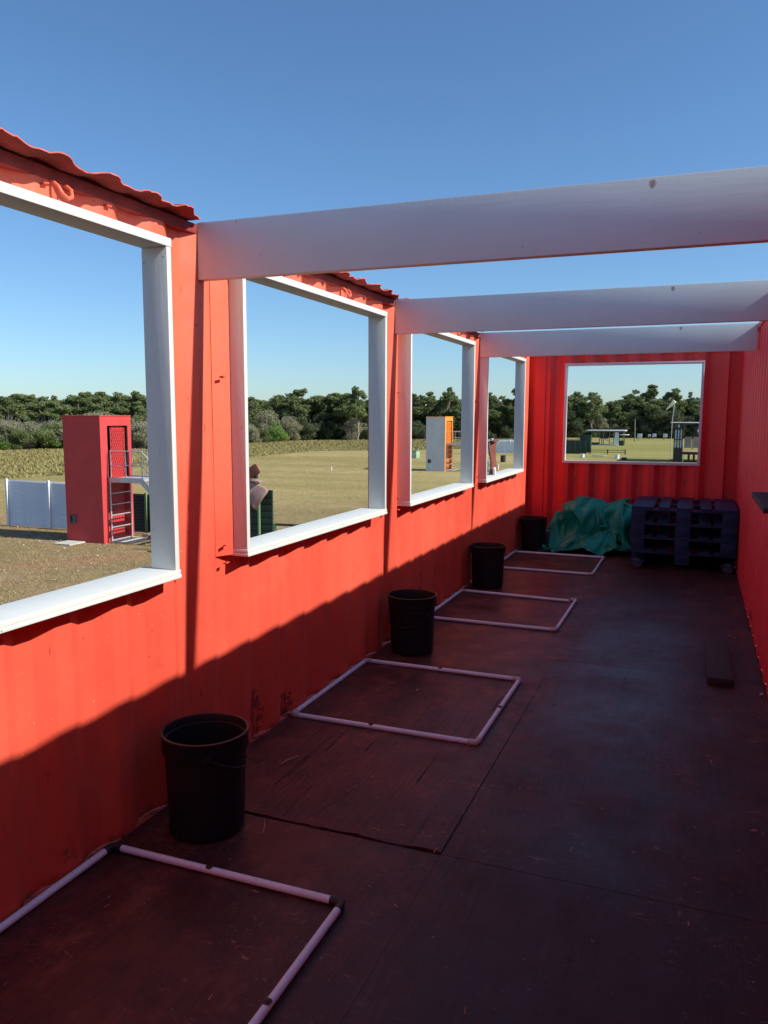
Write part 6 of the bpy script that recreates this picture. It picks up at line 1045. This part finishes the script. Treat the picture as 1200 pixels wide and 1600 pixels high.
def proto(kind, seed):
    rng = random.Random(seed); bl = []; limbs = []
    if kind == 'e':      # gum: tall, lumpy crown with gaps
        for k in range(11):
            z_ = rng.uniform(3.2, 8.1); a = rng.uniform(0, 6.28); q = rng.uniform(.2, 2.0)*(1-.45*abs(z_-5)/4)
            r_ = rng.uniform(.65, 1.15)*(1.05 if z_ < 6 else .85); c = (q*math.cos(a), q*math.sin(a), z_); bl += lumpy(c, r_, 7, rng, .75); limbs.append(c)
        c = (rng.uniform(-.4,.4), 0, 8.35); bl += lumpy(c, .62, 6, rng, .7); limbs.append(c)
        n, s, mat = 12000, .105, 'leaf_e'
    elif kind == 'u':    # flat topped
        for k in range(7):
            a = rng.uniform(0, 6.28); q = rng.uniform(.3, 2.2); c = (q*math.cos(a), q*math.sin(a), rng.uniform(6.9, 8.6)-.25*q); bl += lumpy(c, rng.uniform(.6, 1.05), 6, rng, .42, .5); limbs.append(c)
        for k in range(9):
            a = rng.uniform(0, 6.28); q = rng.uniform(.5, 2.1); c = (q*math.cos(a), q*math.sin(a), rng.uniform(2.2, 6.9)); bl += lumpy(c, rng.uniform(.7, 1.15), 6, rng, .6); limbs.append(c)
        n, s, mat = 12000, .105, 'leaf_u'
    elif kind == 'r':
        for k in range(15):
            z_ = rng.uniform(1.6, 8.0); a = rng.uniform(0, 6.28); q = rng.uniform(.4, 2.3)*math.sqrt(max(.1, 1-((z_-3.5)/5.2)**2)); c = (q*math.cos(a), q*math.sin(a), z_); bl += lumpy(c, rng.uniform(.75, 1.15), 6, rng, .75); limbs.append(c)
        n, s, mat = 12000, .11, 'leaf_u' if seed % 2 else 'leaf_e'
    elif kind == 'p':
        for k in range(20):
            z_ = 1.2+7.3*(k/19); q = (1-(z_-1)/8.3)*1.5; a = rng.uniform(0, 6.28); c = (q*math.cos(a)*.7, q*math.sin(a)*.7, z_); bl += lumpy(c, .30+.75*(1-(z_-1)/8.3), 5, rng, .6); limbs.append(c)
        n, s, mat = 10000, .095, 'leaf_p'
    else:                # bushes
        for k in range(9):
            a = rng.uniform(0, 6.28); q = rng.uniform(0, 2.3); z_ = rng.uniform(.8, 6.6)*(1-.14*q); c = (q*math.cos(a), q*math.sin(a), z_); bl += lumpy(c, rng.uniform(1.0, 1.6), 7, rng, .9, .5); limbs.append(c)
        n, s, mat = (8000, .125, 'leaf_'+kind)
    crown = leaf_mesh('crown', bl, n, s, seed, M[mat])
    mb = MB(); top = 7.4 if kind in 'eurp' else 4.5
    th = .16 if kind in 'eurp' else .07
    bend = [Vector((.25*math.sin(i*1.3+seed), .2*math.cos(i*1.7+seed), top*i/6)) for i in range(7)]; bend[0] = Vector((0,0,-.1))
    mb.tube(bend, th, 7, radii=[th*(1.15-.14*i) for i in range(7)])
    for c in limbs:
        c = Vector(c); st = bend[max(1, min(5, int(c.z/top*4)))]; mid = st.lerp(c, .5)+Vector((0,0,.15)); mb.tube([st, mid, c], .05, 5, radii=[th*.45, th*.3, th*.15])
    if kind == 'g':
        for k in range(60):
            a = rng.uniform(0, 6.28); q = rng.uniform(.5, 2.6); z_ = rng.uniform(3.5, 7.6); mb.tube([(q*.2*math.cos(a), q*.2*math.sin(a), .2), (q*.6*math.cos(a+.2), q*.6*math.sin(a+.2), z_*.5), (q*math.cos(a), q*math.sin(a), z_)], .03, 3, radii=[.05,.035,.015])
    trunk = mb.mesh('trunk', M['trunk_pale'] if kind in 'eg' else M['trunk_dark'], 50)
    return crown, trunk
PR = {}
for i, (k, nv) in enumerate((('e',4),('u',3),('r',4),('p',2),('g',3),('s',2),('b',1),('d',2))):
    PR[k] = [proto(k, 100*i+j) for j in range(nv)]
INFO = {'e': ('gum_tree','tree'), 'u': ('flat_topped_tree','tree'), 'r': ('rounded_tree','tree'), 'p': ('she_oak_tree','tree'), 'g': ('grey_bush','bush'), 's': ('olive_bush','bush'), 'b': ('green_bush','bush'), 'd': ('dark_bush','bush')}
KD = {'e': 'tall lumpy gum tree', 'u': 'flat-topped spreading tree', 'r': 'rounded dense tree', 'p': 'dark narrow she-oak', 'g': 'grey-brown bush', 's': 'olive green bush', 'b': 'bright green bush', 'd': 'dark bush'}
PLU = {'e': 'tall lumpy gum trees', 'u': 'flat-topped spreading trees', 'r': 'rounded dense trees', 'p': 'dark narrow she-oaks', 'g': 'grey-brown bushes', 's': 'olive green bushes', 'b': 'bright green bushes', 'd': 'dark bushes'}
rt = random.Random(77)
def through(x_, y_):
    d = Vector((x_, y_, 0))-Vector((1.9, 0, 1.543)); px = 600+1239.2*d.dot(_R2)/d.dot(_F)
    for a, b, w in ((-9e9, 0, 'left of the view'), (0, 245, 'in the nearest window'), (245, 382, 'hidden by the wall'), (382, 590, 'in the second window'), (590, 640, 'hidden by the wall'), (640, 730, 'in the third window'), (730, 758, 'hidden by the wall'), (758, 812, 'in the fourth window'), (812, 878, 'hidden by the wall'), (878, 1102, 'in the end window')):
        if a <= px < b: return w
    return 'hidden by the right wall'
def plant(lst, where, wf=1.0):
    for (x_, y_, h_, k) in lst:
        nm, cat = INFO[k]; crown, trunk = rt.choice(PR[k])
        ref = 8.9 if k in 'eurp' else 7.6
        w_ = through(x_, y_); t = thing(nm, KD[k]+' '+where+', '+w_, cat, (x_, y_, GZ-.05), PLU[k]+' '+where+', '+w_, rt.uniform(0, 6.28))
        s_ = h_/ref; wx = (s_*rt.uniform(.95, 1.2) if k in 'eurp' else max(s_*1.3, .42))*wf
        t.scale = (wx, wx, s_)
        link(bpy.data.objects.new('crown', crown), t); link(bpy.data.objects.new('trunk', trunk), t)
plant(FRONT, 'on the skyline')
plant(MID, 'in the middle of the wood', 1.25)
plant(BACK, 'at the back of the wood', 1.3)
plant(SCRUB, 'at the foot of the wood')

# ------------------------------------------------------------------ grass
def blades(name, pts, hmin, hmax, wmin, wmax, mat, seed, label, per=1):
    r = np.random.default_rng(seed); n = len(pts)
    a = r.random(n)*2*np.pi; w = wmin+(wmax-wmin)*r.random(n); h = hmin+(hmax-hmin)*r.random(n)**1.5
    lean = r.normal(size=(n,2))*.45*h[:,None]
    v = np.empty((n,3,3)); v[:,0,0] = pts[:,0]-np.cos(a)*w; v[:,0,1] = pts[:,1]-np.sin(a)*w; v[:,0,2] = GZ-.01
    v[:,1,0] = pts[:,0]+np.cos(a)*w; v[:,1,1] = pts[:,1]+np.sin(a)*w; v[:,1,2] = GZ-.01
    v[:,2,0] = pts[:,0]+lean[:,0]; v[:,2,1] = pts[:,1]+lean[:,1]; v[:,2,2] = GZ+h
    me = bpy.data.meshes.new(name); me.vertices.add(n*3); me.vertices.foreach_set('co', v.ravel().astype(np.float32))
    me.loops.add(n*3); me.loops.foreach_set('vertex_index', np.arange(n*3, dtype=np.int32))
    me.polygons.add(n); me.polygons.foreach_set('loop_start', np.arange(0, n*3, 3, dtype=np.int32)); me.polygons.foreach_set('loop_total', np.full(n, 3, dtype=np.int32))
    me.update(calc_edges=True); me.materials.append(M[mat]); o = link(bpy.data.objects.new(name, me)); tag(o, label, 'grass', kind='stuff'); return o
r_ = np.random.default_rng(9)
def wedge(n, x0, x1, y0, y1, keep):
    p = np.column_stack([r_.uniform(x0, x1, n), r_.uniform(y0, y1, n)]); return p[keep(p)]
def clump(p, th=0.0, f=.8):
    return np.array([noise.noise(Vector((q[0]*f, q[1]*f, 0))) > th+.0 for q in p])
# dry short grass seen through the first two windows
def vis(p):      # beyond the container and before the field
    dx = p[:,0]-1.9; brg = -dx/np.maximum(p[:,1], 1); return (brg > .62) & (brg < 1.35) & (p[:,1] > 10)
p = wedge(420000, -34, -8, 10, 34, vis); blades('dry_grass', p[clump(p, -.2, 1.6)], .012, .06, .003, .010, 'blade_dry', 1, 'short dry grass in front of the red tower')
p = wedge(200000, -40, -8, 20, 75, lambda p: (((1.9-p[:,0])/p[:,1]) > .36) & (((1.9-p[:,0])/p[:,1]) < .66)); blades('mown_grass', p[clump(p, -.15, .7)], .012, .05, .008, .02, 'blade_dry', 2, 'tufts in the mown field beyond the second window')
def tallkeep(p):
    w = np.array([noise.noise(Vector((q[0]*.12, q[1]*.12, 5))) for q in p])*4
    d1 = -40-p[:,0]+w; d2 = (p[:,1]-85)-(p[:,0]+40)+w
    return (d1 > 0) | ((d2 > 0) & (p[:,0] < -16-.0*w))
p = wedge(330000, -92, -14, 36, 150, tallkeep); p = p[(p[:,0] > -12-.98*p[:,1])]; blades('tall_grass', p[clump(p, -.8, .3)], .05, .26, .03, .09, 'blade_tall', 3, 'tall rough grass between the mown field and the wood')
# scraps of broken clay targets
cp = wedge(900, -26, -9, 12, 26, vis)
mb = MB()
for q in cp[:420]:
    s_ = rnd.uniform(.02, .05); a = rnd.uniform(0, 6); vs = [mb.bm.verts.new((q[0]+s_*math.cos(a+k*2.1), q[1]+s_*math.sin(a+k*2.1), GZ+rnd.uniform(.01,.05))) for k in range(3)]; mb.bm.faces.new(vs)
tag(mb.obj('clay_shards', M['slab']), 'pale scraps scattered in the dry grass near the red tower', 'debris', kind='stuff')
# leafy rubble heap behind the stairs
mb = MB()
for k in range(40):
    s_ = rnd.uniform(.05, .16); x_, y_ = rnd.uniform(-15.6, -13.6), rnd.uniform(21.9, 22.6)
    mb.box(x_-s_, x_+s_, y_-s_, y_+s_, GZ, GZ+s_*1.2, 0, Matrix.Rotation(rnd.uniform(0, 3), 4, 'Z'))
tag(mb.obj('rubble', M['leather']), 'brown rubble at the foot of the dark green fence', 'rubble', kind='stuff')
